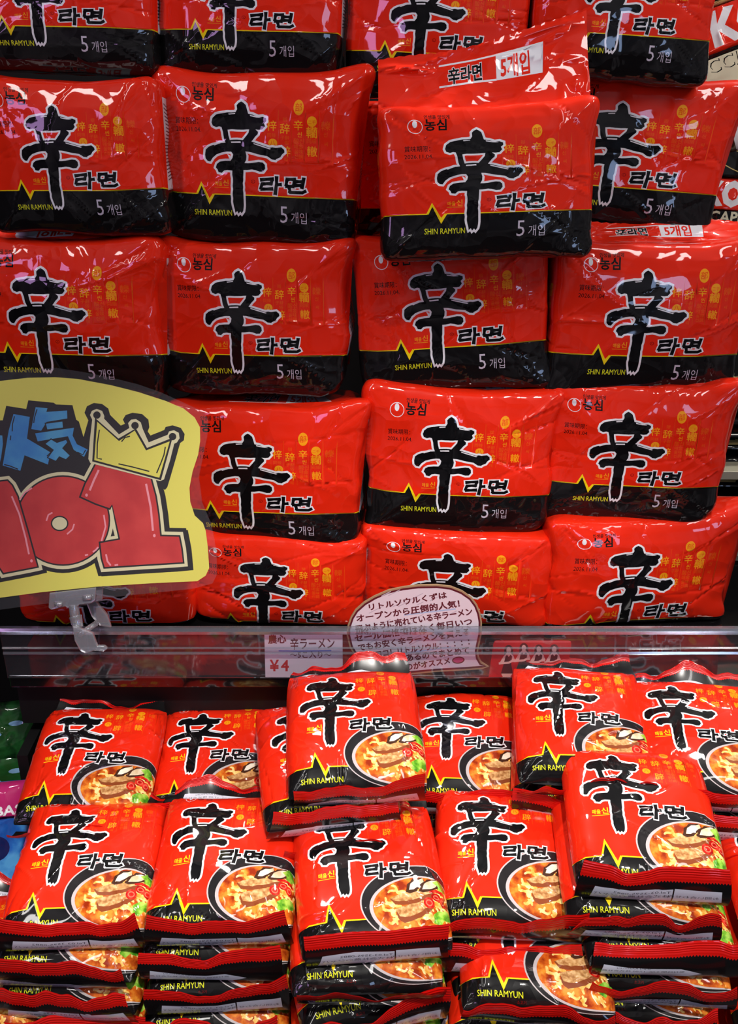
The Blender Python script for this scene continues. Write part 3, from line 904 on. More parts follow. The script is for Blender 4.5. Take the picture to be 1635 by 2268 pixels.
# raised top seals of three multipacks
def top_flap(M, hgt, seed, fold, x0=-1000, back=.0, label='white-labelled crinkled top seal', upside=False, slope=(0, 0)):
    root, W, H = M
    A = Art('film_red')
    t = dict(flip=True) if upside else {}
    if not upside:
        A.add('film_white', [(120, 180), (580, 180), (560, 520), (120, 520)], ); A.text('film_red', '5개입', 160, 470, 290, bold=.03, sx=.44)
        A.add('film_white', stroke_poly([(-420, 190), (-100, 190), (120, 190)], 26)); A.add('film_white', stroke_poly([(-420, 510), (-100, 510), (120, 510)], 26))
        A.text('film_white', '辛라면', -340, 470, 260, bold=.07, sx=.45); A.text('film_ink', '辛라면', -340, 470, 260, bold=.03, sx=.45)
    else:
        A.add('film_white', [(-520, 300), (160, 300), (100, 650), (-520, 650)]); A.text('film_red', '5개입', 90, 360, 330, bold=.03, sx=.5, flip=True)
    P2, F, mi, names = A.tessellate(-1000, 1000, 0, 1000, 80, 24)
    rs = np.random.RandomState(seed); cs = crease_set(rs, 22, .0035, .06); lf = [(rs.uniform(-7, 7), rs.uniform(-4, 4), rs.uniform(0, 6), 1) for _ in range(3)]
    def fn(a, b):
        u = a; v = (b + 1) / 2
        ph = fold[0] + (fold[1] - fold[0]) * v
        s = v * hgt * (1 + slope[0] * (1 - u) / 2 + slope[1] * (1 + u) / 2)
        x = u * W / 2 * (1.0 - .02 * v + (slope[1] - slope[0]) * .0)
        zig = .0018 * np.abs(((u * 30) % 1) - .5) * (v > .985)
        return np.stack([x, back + s * np.cos(ph), H - .008 + s * np.sin(ph) + zig + .004 * np.sin(3 * u + seed) * v], 1)
    a = P2[:, 0] / 1000; b = 1 - P2[:, 1] / 500
    P, N = eval_surface(fn, a, b, lambda a, b: crumple(a, b, cs, lf, .0012) * np.clip((b + 1) * 3, 0, 1))
    if N[:, 1].mean() > 0: N = -N
    o = mesh_obj('top_seal', P, F, mi, names, root); orient(o, N); o['label'] = label
top_flap(MP6, .066, 5, (1.05, 1.25), slope=(-.2, .45), back=.006)
top_flap(MP11, .05, 6, (.50, .55), back=.012)
top_flap(MP8, .05, 8, (.35, .5), back=.012, upside=True, label='crinkled top seal with upside-down white label')

# shelf ----------------------------------------------------------------------
XR = 0.62
shelf = empty('display_shelf', (0, FY, ZS)); tag(shelf, 'glossy black shelf board carrying the red noodle five-packs', 'shelf')
MB().box(XL, XR, .004, .36, -.016, -.0005).build('board', ['gloss_black'], shelf, .001)
MB().box(XL, XR, .34, .36, -.0, .012).build('back_lip', ['shelf_black'], shelf)
MB().box(XL, XR, .02, .05, -.075, -.0165).build('front_rail', ['shelf_black'], shelf)

clear('acrylic', refl=.04, haze=.015)
clear('acrylic_thick', (.8, .84, .95), refl=.22, haze=.10, rough=.12)
fence = empty('shelf_fence', (0, FY, ZS)); tag(fence, 'clear acrylic price rail along the front edge of the shelf', 'price rail')
hF = ZT - ZS
MB().box(XL, XR, 0, .0018, -.001, hF - .006).build('clear_strip', ['acrylic'], fence)
MB().prismx([(-.002, hF - .007), (.005, hF - .007), (.006, hF - .002), (.004, hF), (-.001, hF), (-.003, hF - .003)], XL, XR).build('top_bead', ['acrylic_thick'], fence)
MB().prismx([(-.0012, .030), (0.0, .0285), (0, .0325)], XL, XR).prismx([(-.0012, .037), (0.0, .0355), (0, .0385)], XL, XR).build('rib', ['acrylic_thick'], fence)

# bin -------------------------------------------------------------------------
ZB = 0.58
bl = world_at(28, 1650, 1.06).x
binr = empty('display_bin', (0, .8, ZB)); tag(binr, 'black display bin holding the heaped single noodle packets', 'display bin')
MB().box(bl - .012, .66, .195, .207, 0, ZS - ZB - .08).build('back_board', ['shelf_black'], binr)
MB().box(bl - .012, .66, -.36, .207, -.012, 0).build('base_board', ['shelf_black'], binr)
MB().prismx([(.10, 0), (.195, 0), (.195, ZS - ZB - .09), (.10, ZS - ZB - .09)], bl - .012, bl).build('side_panel', ['shelf_black'], binr)

# ------------------------------------------------------------------ single packets
def sp(label, cx, cy, d, yaw=0, tilt=10, rollx=0, W=.135, L=.152, **k):
    c = world_at(cx, cy, d)
    rot = Matrix.Rotation(math.radians(yaw), 4, 'Z') @ Matrix.Rotation(math.radians(tilt), 4, 'X') @ Matrix.Rotation(math.radians(rollx), 4, 'Y')
    T = k.get('T', .034)
    base = c - rot.to_3x3() @ Vector((0, 0, T))
    return single_bag(label, base, rot.to_euler(), W=W, L=L, **k), c

GF = 'single noodle packets heaped in the lower bin'
stacks = [
 # name phrase, cx, cy, d, yaw, tilt, n, kw
 ('leftmost front stack', 188, 1893, .93, 2, 10, 6, dict(seed=101, phi=1.25, wave=.8, sag=.016)),
 ('second front stack from the left', 500, 1883, .925, 1, 10, 6, dict(seed=102, phi=1.15, wave=.6, sag=.014, lift=(0, .004))),
 ('middle front stack', 818, 1913, .90, 5, 11, 6, dict(seed=103, phi=1.3, wave=.25, lift=(-.004, .008))),
 ('front stack right of the middle one', 1125, 1873, .93, -3, 11, 3, dict(seed=104, phi=1.0, wave=.7, lift=(-.010, .016), kind=1)),
 ('tall front stack at the right', 1425, 1783, .90, -5, 12, 8, dict(seed=105, phi=1.3, wave=.7, lift=(.006, .002), sag=.006)),
 ('front stack at the right edge', 1775, 1900, .92, -4, 10, 6, dict(seed=106)),
]
RR = random.Random(4)
ordn = ['top', 'second', 'third', 'fourth', 'fifth', 'sixth', 'seventh', 'eighth']
for nm, cx, cy, d, yaw, tilt, n, kw in stacks:
    r, c = sp('red noodle packet lying on top of the ' + nm, cx, cy, d, yaw, tilt, group=GF, **kw)
    loc0 = r.location.copy()
    for k in range(1, n):
        dx = RR.uniform(-.010, .010); dy = -.010 * min(k, 3) + RR.uniform(-.004, .004)
        z = loc0.z - .0335 * k
        if z < ZB + .002: break
        rot = (math.radians(max(tilt - 2.5 * k, 2)), math.radians(RR.uniform(-2, 2)), math.radians(yaw + RR.uniform(-7, 7)))
        single_bag('noodle packet %s from top in the %s' % (ordn[k], nm), (loc0.x + dx, loc0.y + dy, z), rot, W=.135, L=.152, T=.032,
                   seed=kw['seed'] * 7 + k, group=GF, phi=RR.uniform(.95, 1.4), wave=RR.uniform(.5, 1.1), kind=(k + int(cx)) % 2, farseal=False, curl=RR.uniform(.3, 1.0), lift=(RR.uniform(-.010, .010), RR.uniform(-.010, .010)), sag=RR.uniform(-.004, .016))
# the shifted pile under the fourth stack
r, c = sp('noodle packet jutting out under the stack right of the middle front one', 1185, 2045, .90, -6, 9, seed=131, group=GF, phi=.95, wave=.8, kind=1)
loc0 = r.location.copy()
for k in range(1, 4):
    single_bag('noodle packet, %s below the jutting one right of the middle' % ordn[k], (loc0.x - .012 * k, loc0.y - .012 * k, loc0.z - .034 * k), (math.radians(5), 0, math.radians(-4 + 3 * k)),
               W=.135, L=.152, T=.032, seed=140 + k, group=GF, phi=.8, wave=.8, kind=k % 2, farseal=False)
sp('noodle packet in the bottom left corner beside the leftmost front stack', -60, 2110, .93, 6, 8, seed=151, group=GF)
sp('noodle packet at the bottom between the two leftmost front stacks', 330, 2245, .93, 3, 6, seed=152, group=GF)
sp('noodle packet at the bottom between the middle and right-of-middle stacks', 985, 2180, .915, -2, 6, seed=153, group=GF)

back = [
 ('leftmost back stack', 203, 1665, 1.04, 0, 11, 5, dict(seed=201, phi=.5, wave=.35)),
 ('second back stack from the left', 478, 1660, 1.07, 3, 11, 5, dict(seed=202, phi=1.1, wave=.6)),
 ('back stack right below the price card', 785, 1592, .975, 4, 14, 6, dict(seed=203, phi=1.0, wave=.5, lift=(-.012, .010))),
 ('back stack under the speech bubble card', 1040, 1632, 1.05, -3, 12, 5, dict(seed=204, phi=1.15, wave=.3)),
 ('back stack below the photo card', 1290, 1578, 1.0, -6, 13, 6, dict(seed=205, phi=.7, wave=.9)),
 ('back stack at the right edge', 1555, 1612, .985, -5, 12, 6, dict(seed=206, phi=1.0, wave=.4)),
]
for nm, cx, cy, d, yaw, tilt, n, kw in back:
    r, c = sp('red noodle packet lying on top of the ' + nm, cx, cy, d, yaw, tilt, group=GF, **kw)
    loc0 = r.location.copy()
    for k in range(1, n):
        dx = RR.uniform(-.012, .012); z = loc0.z - .0335 * k
        if nm.endswith('price card') and k == 1: dx = -.03
        rot = (math.radians(max(tilt - 2 * k, 3)), math.radians(RR.uniform(-2, 2)), math.radians(yaw + RR.uniform(-6, 6)))
        single_bag('noodle packet %s from top in the %s' % (ordn[k], nm), (loc0.x + dx, loc0.y - .004 * k, z), rot, W=.134, L=.152, T=.032,
                   seed=kw['seed'] * 7 + k, group=GF, phi=RR.uniform(.7, 1.2), wave=RR.uniform(.4, .8), kind=(k + 1) % 2, farseal=False)
#NEXT
# ------------------------------------------------------------------ cards and signs
mat('paper_yellow', (232, 228, 98), rough=.55); mat('paper_red', (206, 58, 54), rough=.55, noise=(30, (196, 50, 48), (214, 66, 60)))
mat('paper_blue', (64, 146, 206), rough=.55, noise=(26, (52, 128, 200), (84, 168, 210))); mat('paper_cream', (226, 224, 176), rough=.55)
mat('marker_black', (34, 33, 30), rough=.5); mat('marker_pink', (246, 160, 168), rough=.5); mat('marker_wine', (90, 18, 34), rough=.5)
mat('paper_white', (226, 214, 222), rough=.6); mat('paper_hatch', (196, 184, 196), rough=.6); mat('marker_blue', (120, 130, 205), rough=.5)
mat('marker_red', (196, 40, 40), rough=.5); mat('kraft', (170, 140, 104), rough=.8); mat('heart', (190, 70, 120), rough=.5); mat('wash_blue', (176, 196, 226), rough=.6)
mat('card_red', (200, 30, 34), rough=.3, coat=.5); mat('card_edge', (226, 120, 120), rough=.3); mat('skin', (244, 200, 182), rough=.5); mat('hair', (40, 18, 16), rough=.5); mat('cloth_dark', (64, 20, 24), rough=.5)
clear('laminate', (.95, .93, .95), refl=.012, rough=.08, haze=.02)

def plane_map(y0, lean, px0=817, py0=1134, ref=None):
    """returns f(px,py)->world point on the plane through the ray of ref at world y0, leaning back"""
    rp = world_at(ref[0], ref[1], depth_for_y(ref[1], y0))
    ln = math.radians(lean); n = Vector((0, -math.cos(ln), math.sin(ln))); o = Vector((0, 0, CAMZ))
    def f(px, py):
        d = (world_at(px, py, 1.0) - o)
        t = (rp - o).dot(n) / d.dot(n)
        return o + d * t
    return f, n

def panel(name, art, outline, topx, f, n, thick, backm, parent, step=0):
    """art board: printed front, plain back, real thickness. topx maps art coordinates to photo pixels"""
    xs = [p[0] for p in outline]; ys = [p[1] for p in outline]
    P2, F, mi, names = art.tessellate(min(xs), max(xs), min(ys), max(ys), 8, 8, outline=outline)
    rt = parent.location
    W = np.array([list(f(*topx(x, y)) - rt) for x, y in P2])
    nn = np.array(n); m = len(W)
    names = list(names) + [backm]; bi = len(names) - 1
    fn = np.cross(W[F[:, 1]] - W[F[:, 0]], W[F[:, 2]] - W[F[:, 0]]) @ nn
    F = np.where((fn < 0)[:, None], F[:, ::-1], F)
    V = np.concatenate([W, W - nn * thick]); FB_ = F[:, ::-1] + m
    cnt = Counter()
    for t in F:
        for a, b in ((t[0], t[1]), (t[1], t[2]), (t[2], t[0])): cnt[(a, b)] += 1
    side = []
    for (a, b) in cnt:
        if (b, a) not in cnt: side += [[b, a, a + m], [b, a + m, b + m]]
    FF = np.concatenate([F, FB_, np.array(side)])
    M = np.concatenate([mi, np.full(len(FB_), bi), np.full(len(side), bi)])
    return mesh_obj(name, V, FF, M, names, parent, smooth=False)

# yellow popularity sign
KZ = 500 / 1635
sg = lambda x, y: (x * KZ, 830 + y * KZ)
SIGN = [(-520, 120), (-300, 75), (0, 45), (200, 22), (400, 18), (560, 30), (800, 75), (1000, 125), (1200, 190), (1330, 245), (1410, 310), (1448, 380), (1450, 480), (1435, 580), (1395, 700), (1372, 820), (1378, 920), (1410, 1020),
        (1470, 1075), (1490, 1130), (1505, 1250), (1515, 1400), (1490, 1455), (1430, 1495), (1100, 1510), (700, 1535), (300, 1575), (0, 1615), (-300, 1650), (-520, 1640), (-600, 1500), (-600, 300)]
FILM = [(-600, 40), (-300, 0), (0, -30), (400, -50), (600, -20), (820, 25), (1000, 70), (1170, 130), (1400, 235), (1480, 270), (1508, 330), (1500, 450), (1465, 620), (1440, 740), (1455, 850), (1462, 920), (1520, 1060), (1545, 1150), (1570, 1300), (1570, 1450),
        (1540, 1510), (1400, 1548), (900, 1600), (300, 1660), (0, 1700), (-400, 1740), (-640, 1740), (-690, 1500), (-690, 200)]
A = Art('paper_yellow')
Nn = [(-420, 800), (-200, 790), (-70, 1010), (-90, 780), (55, 764), (90, 800), (130, 880), (200, 1120), (275, 1392), (24, 1440), (-150, 1180), (-140, 1460), (-390, 1470)]
OO = ellipse(455, 1056, 337, 322, 56)
ONE = [(692, 645), (1095, 750), (1130, 880), (1150, 1010), (1165, 1165), (1300, 1168), (1318, 1260), (1330, 1362), (1000, 1382), (755, 1398), (735, 1330), (722, 1215), (865, 1190), (845, 1100), (812, 945), (795, 972), (690, 935), (580, 885), (615, 790)]
CRB = [(605, 450), (640, 330), (612, 275), (630, 228), (680, 204), (740, 212), (785, 245), (797, 290), (875, 368), (905, 355), (890, 325), (910, 292), (960, 275), (1030, 285), (1075, 325), (1082, 380), (1070, 410), (1090, 440), (1190, 400), (1200, 378), (1250, 366), (1310, 385), (1338, 430), (1332, 475), (1305, 495),
       (1270, 620), (1235, 740), (1212, 815), (1195, 835), (1150, 800), (1000, 780), (660, 660)]
CRC = [(655, 640), (640, 610), (650, 480), (668, 325), (652, 292), (665, 262), (700, 247), (740, 262), (756, 300), (754, 318), (862, 432), (937, 386), (928, 350), (950, 325), (985, 321), (1020, 345), (1033, 390), (1077, 490), (1214, 435), (1225, 410), (1260, 402), (1295, 420), (1301, 460), (1282, 490), (1262, 500), (1232, 620), (1188, 758), (1160, 770)]
BLK = [(-300, 330), (20, 330), (45, 225), (190, 248), (205, 185), (390, 203), (405, 215), (525, 220), (552, 325), (572, 340), (605, 450), (640, 500), (650, 640), (600, 770), (400, 780), (120, 830), (60, 760), (-300, 760)]
A.add('marker_black', BLK); A.add('marker_black', CRB)
for q in (Nn, OO, ONE): A.add('marker_black', offset_loop(densify(q, 60), 58), rule='nz')
A.add('marker_black', offset_loop([(x + 18, y + 8) for x, y in densify(ONE, 60)], 52), rule='nz')
A.add('marker_black', BLK)
for q in (Nn, OO, ONE): A.add('paper_cream', offset_loop(densify(q, 60), 30), rule='nz')
A.add('marker_black', offset_loop(OO, 6)); A.add('paper_red', offset_loop(OO, -5))
A.add('marker_black', ellipse(432, 1077, 64, 56, 26)); A.add('paper_cream', ellipse(432, 1077, 54, 46, 26))
for q in (Nn, ONE): A.add('marker_black', offset_loop(densify(q, 80), 7), rule='nz'); A.add('paper_red', offset_loop(densify(q, 80), -5), rule='nz')
A.add('paper_cream', CRC)
A.add('marker_black', [(668, 628), (688, 312), (858, 462), (985, 388), (1065, 530), (1250, 456), (1166, 764)])
A.add('paper_yellow', [(683, 618), (704, 340), (862, 480), (976, 404), (1058, 548), (1230, 482), (1154, 746)])
for x, y in ((702, 292), (978, 368), (1250, 448)): A.add('marker_black', ellipse(x, y, 27, 27, 18))
for st in ([(720, 398), (705, 500), (703, 605), (738, 612)], [(880, 485), (905, 455), (942, 445)], [(1198, 522), (1188, 580), (1165, 640), (1135, 712)], [(858, 645), (960, 668), (1082, 700)]): A.add('marker_black', stroke_poly(st, 9))
for st, wd in (([(715, 690), (680, 765), (650, 838)], 15), ([(85, 880), (140, 1010), (185, 1180), (210, 1300)], 13), ([(232, 820), (180, 852), (142, 905)], 11), ([(380, 998), (350, 1015), (336, 1058)], 11),
               ([(538, 1080), (525, 1120), (485, 1155)], 11), ([(752, 1015), (765, 1100), (735, 1205)], 12), ([(712, 1248), (695, 1268), (673, 1284)], 12), ([(1058, 790), (1092, 960), (1108, 1130)], 15), ([(768, 1300), (778, 1350), (802, 1382)], 13),
               ([(615, 1308), (627, 1305), (638, 1303)], 11), ([(830, 1380), (842, 1378), (856, 1376)], 12)): A.add('marker_pink', stroke_poly(st, wd))
for x, y in ((627, 872), (228, 1348), (1118, 1165)): A.add('marker_pink', ellipse(x, y, 10, 12, 10))
for q in ([(95, 280), (220, 302), (200, 460), (370, 560), (350, 655), (180, 588), (150, 700), (15, 660), (60, 400)], [(255, 230), (348, 240), (340, 266), (490, 255), (492, 320), (340, 345), (300, 410), (222, 396)],
          [(328, 352), (455, 335), (460, 386), (340, 400)], [(250, 422), (540, 380), (530, 440), (560, 500), (640, 540), (610, 600), (530, 545), (490, 450), (270, 487)],
          [(325, 500), (370, 465), (412, 490), (480, 468), (492, 490), (455, 532), (510, 585), (478, 616), (430, 595), (405, 628), (345, 600), (385, 545)],
          [(-90, 430), (20, 436), (25, 500), (12, 600), (-10, 690), (-90, 690)]):
    A.add('marker_black', offset_loop(q, 5)); A.add('paper_blue', offset_loop(q, -4))
for st in ([(105, 300), (90, 360), (88, 410)], [(78, 440), (74, 475)], [(268, 250), (250, 310), (244, 350)], [(30, 650), (70, 660), (130, 684)], [(340, 590), (372, 555), (300, 515)], [(560, 560), (600, 580), (620, 545)]): A.add('marker_black', stroke_poly(st, 8))
fsg, nsg = plane_map(.885, 16, ref=(200, 1320))
sroot = empty('popularity_sign', fsg(190, 1320)); tag(sroot, 'yellow hand-drawn sign with red lettering, blue characters and a crown', 'sign')
panel('paper_cutout', A, SIGN, sg, fsg, nsg, .0006, 'paper_yellow', sroot)
L_ = Art('laminate')
o = panel('laminate_sleeve', L_, FILM, sg, (lambda a, b: fsg(a, b) + nsg * .0012), nsg, .0026, 'laminate', sroot)

# clear plastic clip holding the sign
cl = empty('sign_clip', fsg(190, 1400)); tag(cl, 'clear plastic swivel clip gripping the yellow sign and the price rail', 'sign holder')
c0 = cl.location
def at(px, py, dy=0.0): return (fsg(px, py) - c0) + Vector((0, dy, 0))
def slab(pts, t, dy, name):
    V = [at(*p, dy) for p in pts]; n_ = len(V); V2 = [v + Vector((0, t, 0)) for v in V]
    m = MB(); m.v = [tuple(v) for v in V + V2]; m.f = [list(range(n_)), [n_ + i for i in reversed(range(n_))]] + [[i, (i + 1) % n_, n_ + (i + 1) % n_, n_ + i] for i in range(n_)]; m.m = [0] * len(m.f)
    return m.build(name, ['clip_plastic'], cl, .0008)
clear('clip_plastic', (.86, .86, .9), refl=.16, rough=.14, haze=.16)
slab([(113, 1308), (216, 1296), (214, 1324), (206, 1330), (180, 1333), (172, 1340), (155, 1341), (148, 1337), (118, 1345), (111, 1340)], .002, -.006, 'front_jaw')
slab([(118, 1312), (226, 1302), (224, 1334), (190, 1346), (150, 1348), (122, 1352)], .002, .005, 'rear_jaw')
MB().tube(at(118, 1328, -.001), at(212, 1318, -.001), .0022).tube(at(126, 1332, -.006), at(142, 1331, -.006), .0028).tube(at(188, 1318, -.006), at(206, 1316, -.006), .0028).build('hinge_bar', ['clip_plastic'], cl, smooth=True)
MB().tube(at(164, 1336, -.002), at(168, 1364, -.002), .0052).tube(at(168, 1362, -.002), at(176, 1386, -.004), .0066, r2=.0052).build('swivel_neck', ['clip_plastic'], cl, .0006, smooth=True)
slab([(168, 1376), (186, 1380), (212, 1390), (222, 1418), (238, 1418), (244, 1424), (236, 1430), (214, 1428), (196, 1434), (184, 1428), (172, 1406)], .004, -.012, 'front_lever')
slab([(184, 1348), (206, 1346), (232, 1378), (240, 1404), (214, 1400), (196, 1380)], .004, .012, 'rear_lever')
MB().tube(at(180, 1396, -.010), at(208, 1394, .014), .003).build('spring_pin', ['clip_plastic'], cl, smooth=True)

# cards behind the clear strip
fcd, ncd = plane_map(FY + .005, 0, ref=(900, 1450))
def cardmap(sc, ox, oy): return lambda x, y: (ox + x / sc, oy + y / sc)
bm_ = cardmap(1635 / 340, 760, 1280)
BUB = [(36, 600), (45, 520), (80, 420), (130, 340), (220, 260), (330, 195), (480, 130), (640, 95), (800, 76), (1000, 72), (1150, 90), (1270, 138), (1370, 208), (1430, 290), (1465, 380), (1480, 470), (1478, 600), (1455, 700), (1440, 780), (1450, 850), (1480, 900), (1552, 945), (1480, 972), (1300, 985), (1000, 1002), (700, 1030), (480, 1036), (300, 1000), (150, 870), (70, 740)]
A = Art('kraft')
bd = densify(BUB, 60)
A.add('marker_wine', offset_loop(bd, -16), rule='nz'); A.add('paper_white', offset_loop(bd, -36), rule='nz')
RH = random.Random(8)
for i in range(34):
    x = 150 + RH.uniform(0, 1100); y = 180 + RH.uniform(0, 760); L0 = RH.uniform(60, 150)
    if x + L0 > 1330 or y < 330 and (x < 380 or x > 1000): continue
    A.add('paper_hatch', stroke_poly([(x, y), (x + L0 / 2, y - L0 * .25), (x + L0, y - L0 * .5)], 9))
for x0, y0, x1, y1 in ((650, 395, 1200, 330), (670, 800, 1150, 735)): A.add('wash_blue', stroke_poly([(x0, y0), ((x0 + x1) / 2, (y0 + y1) / 2), (x1, y1)], 16))
def hand(m, s, x0, y0, x1, y1, em=None, b=.036):
    L0 = math.dist((x0, y0), (x1, y1)); a = math.degrees(math.atan2(y1 - y0, x1 - x0)); n_ = len(s)
    e = em or L0 / n_
    A.text(m, s, x0, y0, e, rot=a, bold=b, sx=L0 / n_ / e)
hand('marker_wine', 'リトルソウルくずは', 262, 345, 1110, 208, 76)
hand('marker_wine', 'オープンから圧倒的人気！', 140, 465, 1310, 292, 82)
hand('marker_wine', '飛ぶように売れている辛ラーメン', 135, 578, 1385, 385, 84)
hand('marker_wine', 'セール価格ではなく毎日いつ', 125, 678, 1385, 492, 84)
hand('marker_wine', 'でもお安く辛ラーメンを買える', 160, 775, 1360, 600, 82)
hand('marker_wine', 'のはココ！リトルソウル：：：：：', 195, 862, 1400, 700, 78)
hand('marker_wine', '性があるのでまとめて', 500, 905, 1355, 800, 86)
hand('marker_wine', 'のがオススメ', 670, 980, 1150, 908, 78)
A.add('marker_wine', ellipse(1228, 876, 68, 38, 20, -.1)); A.add('heart', ellipse(1228, 876, 54, 27, 20, -.1))
br = empty('speech_bubble_card', fcd(920, 1440)); tag(br, 'cardboard speech bubble card filled with handwritten Japanese text', 'card')
panel('card_face', A, BUB, bm_, fcd, ncd, .002, 'kraft', br)

pm = cardmap(1635 / 240, 560, 1380)
A = Art('paper_white')
A.text('marker_wine', '農心', 232, 300, 140, bold=.035, sx=.98, rot=-2)
A.text('marker_wine', '辛ラーメン', 560, 385, 185, bold=.016, sx=.74, rot=-1)
A.add('marker_blue', stroke_poly([(390, 418), (700, 424), (1185, 416)], 20))
A.text('marker_wine', '～5こ入り～', 560, 520, 112, bold=.02, sx=1.02)
A.text('marker_red', '¥', 262, 722, 230, bold=.03); A.text('marker_red', '4', 430, 722, 230, bold=.03)
fpc, npc = plane_map(FY + .0035, 0, ref=(670, 1450))
pr = empty('price_card', fpc(674, 1450)); tag(pr, 'white handwritten price card behind the clear rail, left of the speech bubble', 'price card')
panel('card_face', A, [(175, 175), (1355, 178), (1358, 820), (190, 815)], pm, fpc, npc, .0005, 'paper_white', pr)

gm = cardmap(1635 / 300, 1060, 1380)
A = Art('card_red')
OUTC = [(195, 222), (215, 214), (1090, 214), (1118, 226), (1122, 260), (1060, 652), (122, 652), (155, 430), (180, 250)]
A.add('card_edge', [(200, 222), (1110, 222), (1110, 232), (200, 232)])
for cx, hy, s_ in ((365, 320, 1.0), (548, 292, .95), (728, 310, .95), (915, 310, 1.0)):
    A.add('hair', ellipse(cx, hy + 10, 55 * s_, 66 * s_, 20)); A.add('hair', [(cx - 52, hy), (cx + 52, hy), (cx + 58, hy + 90), (cx - 58, hy + 90)])
    A.add('skin', ellipse(cx, hy + 8, 28 * s_, 38 * s_, 18)); A.add('skin', [(cx - 14, hy + 30), (cx + 14, hy + 30), (cx + 60, hy + 78), (cx + 78, hy + 150), (cx - 110, hy + 160), (cx - 60, hy + 78)])
    A.add('cloth_dark', [(cx - 38, hy + 80), (cx - 20, hy + 62), (cx, hy + 90), (cx + 22, hy + 62), (cx + 42, hy + 80), (cx + 30, hy + 170), (cx + 50, hy + 290), (cx - 95, hy + 290), (cx - 60, hy + 170)])
    A.add('skin', stroke_poly([(cx + 75, hy + 120), (cx, hy + 158), (cx - 120, hy + 168)], 26)); A.add('skin', [(cx - 90, hy + 290), (cx + 42, hy + 290), (cx + 20, hy + 335), (cx - 70, hy + 335)])
gr = empty('photo_card', fpc(1180, 1450)); tag(gr, 'red photo card of four posing women behind the clear rail', 'card')
panel('card_face', A, OUTC, gm, fpc, npc, .0006, 'card_red', gr)

# ------------------------------------------------------------------ goods beyond the shelf
def pillow(name, label, cat, art, dom, W, H, T, loc, rot, seed, nx=40, ny=40, group=None, back='film_black'):
    root = empty(name, loc, rot); tag(root, label, cat, group)
    P2, F, mi, names = art.tessellate(dom[0], dom[1], dom[2], dom[3], nx, ny)
    rs = np.random.RandomState(seed); cs = crease_set(rs, 22, .003, .03); lf = [(rs.uniform(-6, 6), rs.uniform(-6, 6), rs.uniform(0, 6), 1) for _ in range(4)]
    a = (P2[:, 0] - dom[0]) / (dom[1] - dom[0]) * 2 - 1; b = 1 - (P2[:, 1] - dom[2]) / (dom[3] - dom[2]) * 2
    def fn(a, b, s=1):
        F_ = np.clip(1 - np.abs(a) ** 4, 0, 1) ** .5 * np.clip(1 - np.abs(b) ** 4, 0, 1) ** .5
        return np.stack([a * W / 2, -s * T / 2 * F_, b * H / 2], 1)
    P, N = eval_surface(fn, np.clip(a, -.998, .998), np.clip(b, -.998, .998), lambda a, b: crumple(a, b, cs, lf, .001) * np.clip((1 - np.maximum(np.abs(a), np.abs(b))) * 9, 0, 1))
    if N[:, 1].mean() > 0: N = -N
    o = mesh_obj('wrapper', P, F, mi, names, root); orient(o, N)
    t = np.linspace(-.998, .998, 13); G = np.stack(np.meshgrid(t, t), -1).reshape(-1, 2)
    mesh_obj('rear_panel', fn(G[:, 0], G[:, 1], -1), grid_faces(13, 13), np.zeros(144, int), [back], root)
    return root
R3 = lambda x, y, z: tuple(math.radians(v) for v in (x, y, z))
film('foil_cream', (226, 220, 190)); film('foil_brown', (70, 34, 26)); film('foil_gold', (206, 184, 118), rough=.3); film('foil_green', (36, 96, 44), noise=(40, (12, 36, 18), (40, 84, 36)))
film('foil_pink', (190, 40, 110)); film('foil_blue', (40, 110, 200), noise=(30, (24, 70, 160), (90, 170, 230))); film('foil_navy', (24, 34, 90)); film('foil_sky', (150, 200, 240))
A = Art('foil_cream')
A.add('film_black', [(0, 0), (1000, 0), (1000, 330), (0, 330)]); A.add('foil_gold', [(0, 318), (1000, 318), (1000, 332), (0, 332)])
A.add('film_red', [(0, 340), (1000, 340), (1000, 560), (0, 560)]); A.add('film_black', [(0, 560), (1000, 560), (1000, 588), (0, 588)])
A.text('film_white', 'KOPI', 190, 530, 225, bold=.06, sx=.95); A.text('film_black', 'CAPPUCCINO', -160, 660, 96, bold=.02); A.text('foil_cream', 'CAPPUCCINO', -164, 656, 96, bold=.012)
A.add('foil_brown', ellipse(600, 1000, 480, 330, 40)); A.add('film_white', ellipse(620, 1020, 440, 300, 40)); A.add('foil_cream', ellipse(620, 1060, 330, 210, 40))
pillow('coffee_bag', 'cream coffee bag with red band and cup picture at the top right edge', 'coffee bag', A, (0, 1000, 0, 1080), .26, .278, .05, world_at(1708, 66, 1.36), R3(-12, -20, -6), 61)
A = Art('film_black')
A.text('foil_gold', '커피', 250, 330, 150); A.add('foil_gold', ellipse(300, 400, 180, 60, 24, .4), ellipse(300, 400, 172, 54, 24, .4)); A.add('foil_gold', [(640, 60), (1000, 40), (1000, 120), (640, 110)])
A.add('film_red', [(0, 510), (1000, 510), (1000, 722), (0, 722)]); A.text('film_white', 'KOPI', 130, 688, 214, bold=.06, sx=.8)
A.text('foil_cream', 'CAPPUCCINO', 180, 800, 100, bold=.03); A.add('foil_cream', [(0, 850), (1000, 850), (1000, 1400), (0, 1400)])
pillow('coffee_bag', 'black coffee bag with red band half hidden at the right edge, third row height', 'coffee bag', A, (0, 1000, 0, 1400), .21, .293, .05, world_at(1668, 462, 1.44), R3(-6, 3, -4), 62)
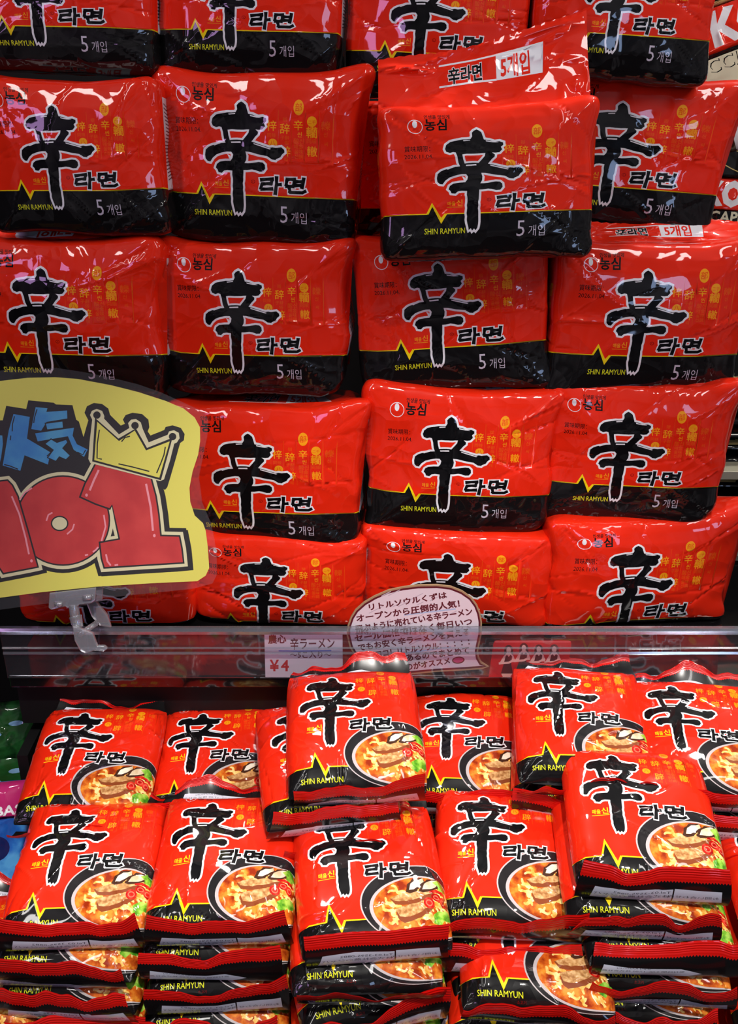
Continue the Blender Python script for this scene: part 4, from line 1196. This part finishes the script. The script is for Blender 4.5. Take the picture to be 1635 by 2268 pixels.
def goldart(k):
    A = Art('film_black'); r = random.Random(k)
    for i in range(26):
        x = r.uniform(0, 960); y = r.uniform(60, 900)
        A.add(r.choice(['foil_gold', 'foil_gold', 'foil_cream', 'foil_brown']), [(x, y), (x + r.uniform(20, 160), y), (x + r.uniform(20, 160), y + r.uniform(20, 80)), (x, y + r.uniform(20, 80))])
    for j in range(4): A.text('foil_cream', r.choice(['이', '맛', '김', '정']), 40 + 240 * j, 640, 300, bold=.03)
    return A
p0 = world_at(1668, 1105, 1.38)
for k in range(11):
    if k == 0: col = goldart(70)
    pillow('seaweed_snack_packet', 'black and gold snack packets lying stacked at the right edge behind the multipacks', 'snack packet', goldart(70 + k % 3), (0, 1000, 0, 1000), .20, .13, .017,
           (p0.x + RR.uniform(-.006, .006), p0.y + .05, p0.z - .045 + .0182 * k), R3(-86, 0, RR.uniform(-5, 5)), 70 + k, 16, 16, group='black and gold snack packets in a flat stack')
mat('rack_metal', (188, 182, 160), rough=.4, metal=.3)
zU = world_at(1600, 985, 1.42).z
for nm, zz, lb in (('upper', zU, 'pale metal rack board under the coffee bags at the right edge'), ('lower', p0.z - .062, 'pale metal rack board under the stacked snack packets at the right edge')):
    rk = MB().box(0, .46, -.11, .13, -.006, .006).build('rack_board', ['rack_metal'], None, .001)
    rk.location = (p0.x - .14, p0.y + .06, zz); tag(rk, lb, 'shelf board')
# left side goods beside the bin
A = Art('foil_green')
for i in range(5): A.add('foil_sky', ellipse(200 + 150 * i, 300 + 130 * (i % 2), 50, 36, 12))
for j, (py, z) in enumerate(((1640, 0), (1745, 0))):
    pillow('green_snack_bag', ['upper dim green snack bag left of the bin', 'lower dim green snack bag left of the bin'][j], 'snack bag', A, (0, 1000, 0, 1000), .17, .085, .03, world_at(-56, py, 1.20), R3(-25, 0, 12), 90 + j, 20, 20, group='green snack bags left of the bin', back='foil_green')
A = Art('foil_blue')
A.add('foil_pink', [(0, 0), (1000, 0), (1000, 190), (0, 200)]); A.text('film_white', 'NGBAS', 740, 170, 70, bold=.03)
A.add('film_yellow', ellipse(745, 270, 42, 42, 18)); A.add('foil_navy', ellipse(850, 340, 60, 66, 20)); A.add('foil_sky', ellipse(700, 420, 60, 74, 18), ellipse(700, 420, 34, 46, 18)); A.text('foil_navy', 'S', 640, 640, 220, bold=.05)
for x, y in ((930, 610), (890, 680), (960, 700)): A.add('foil_sky', ellipse(x, y, 40, 40, 14), ellipse(x, y, 26, 26, 14))
for x, y, m_ in ((840, 820, 'foil_pink'), (930, 880, 'film_gold'), (760, 860, 'foil_sky'), (880, 780, 'foil_sky')): A.add('foil_navy', ellipse(x, y, 64, 60, 16)); A.add(m_, ellipse(x, y, 36, 30, 14))
pillow('blue_snack_bag', 'blue and pink snack bag at the left edge beside the bin', 'snack bag', A, (0, 1000, 0, 1000), .24, .20, .05, world_at(-175, 1955, 1.08), R3(-30, 0, 8), 95, 30, 30, back='foil_blue')
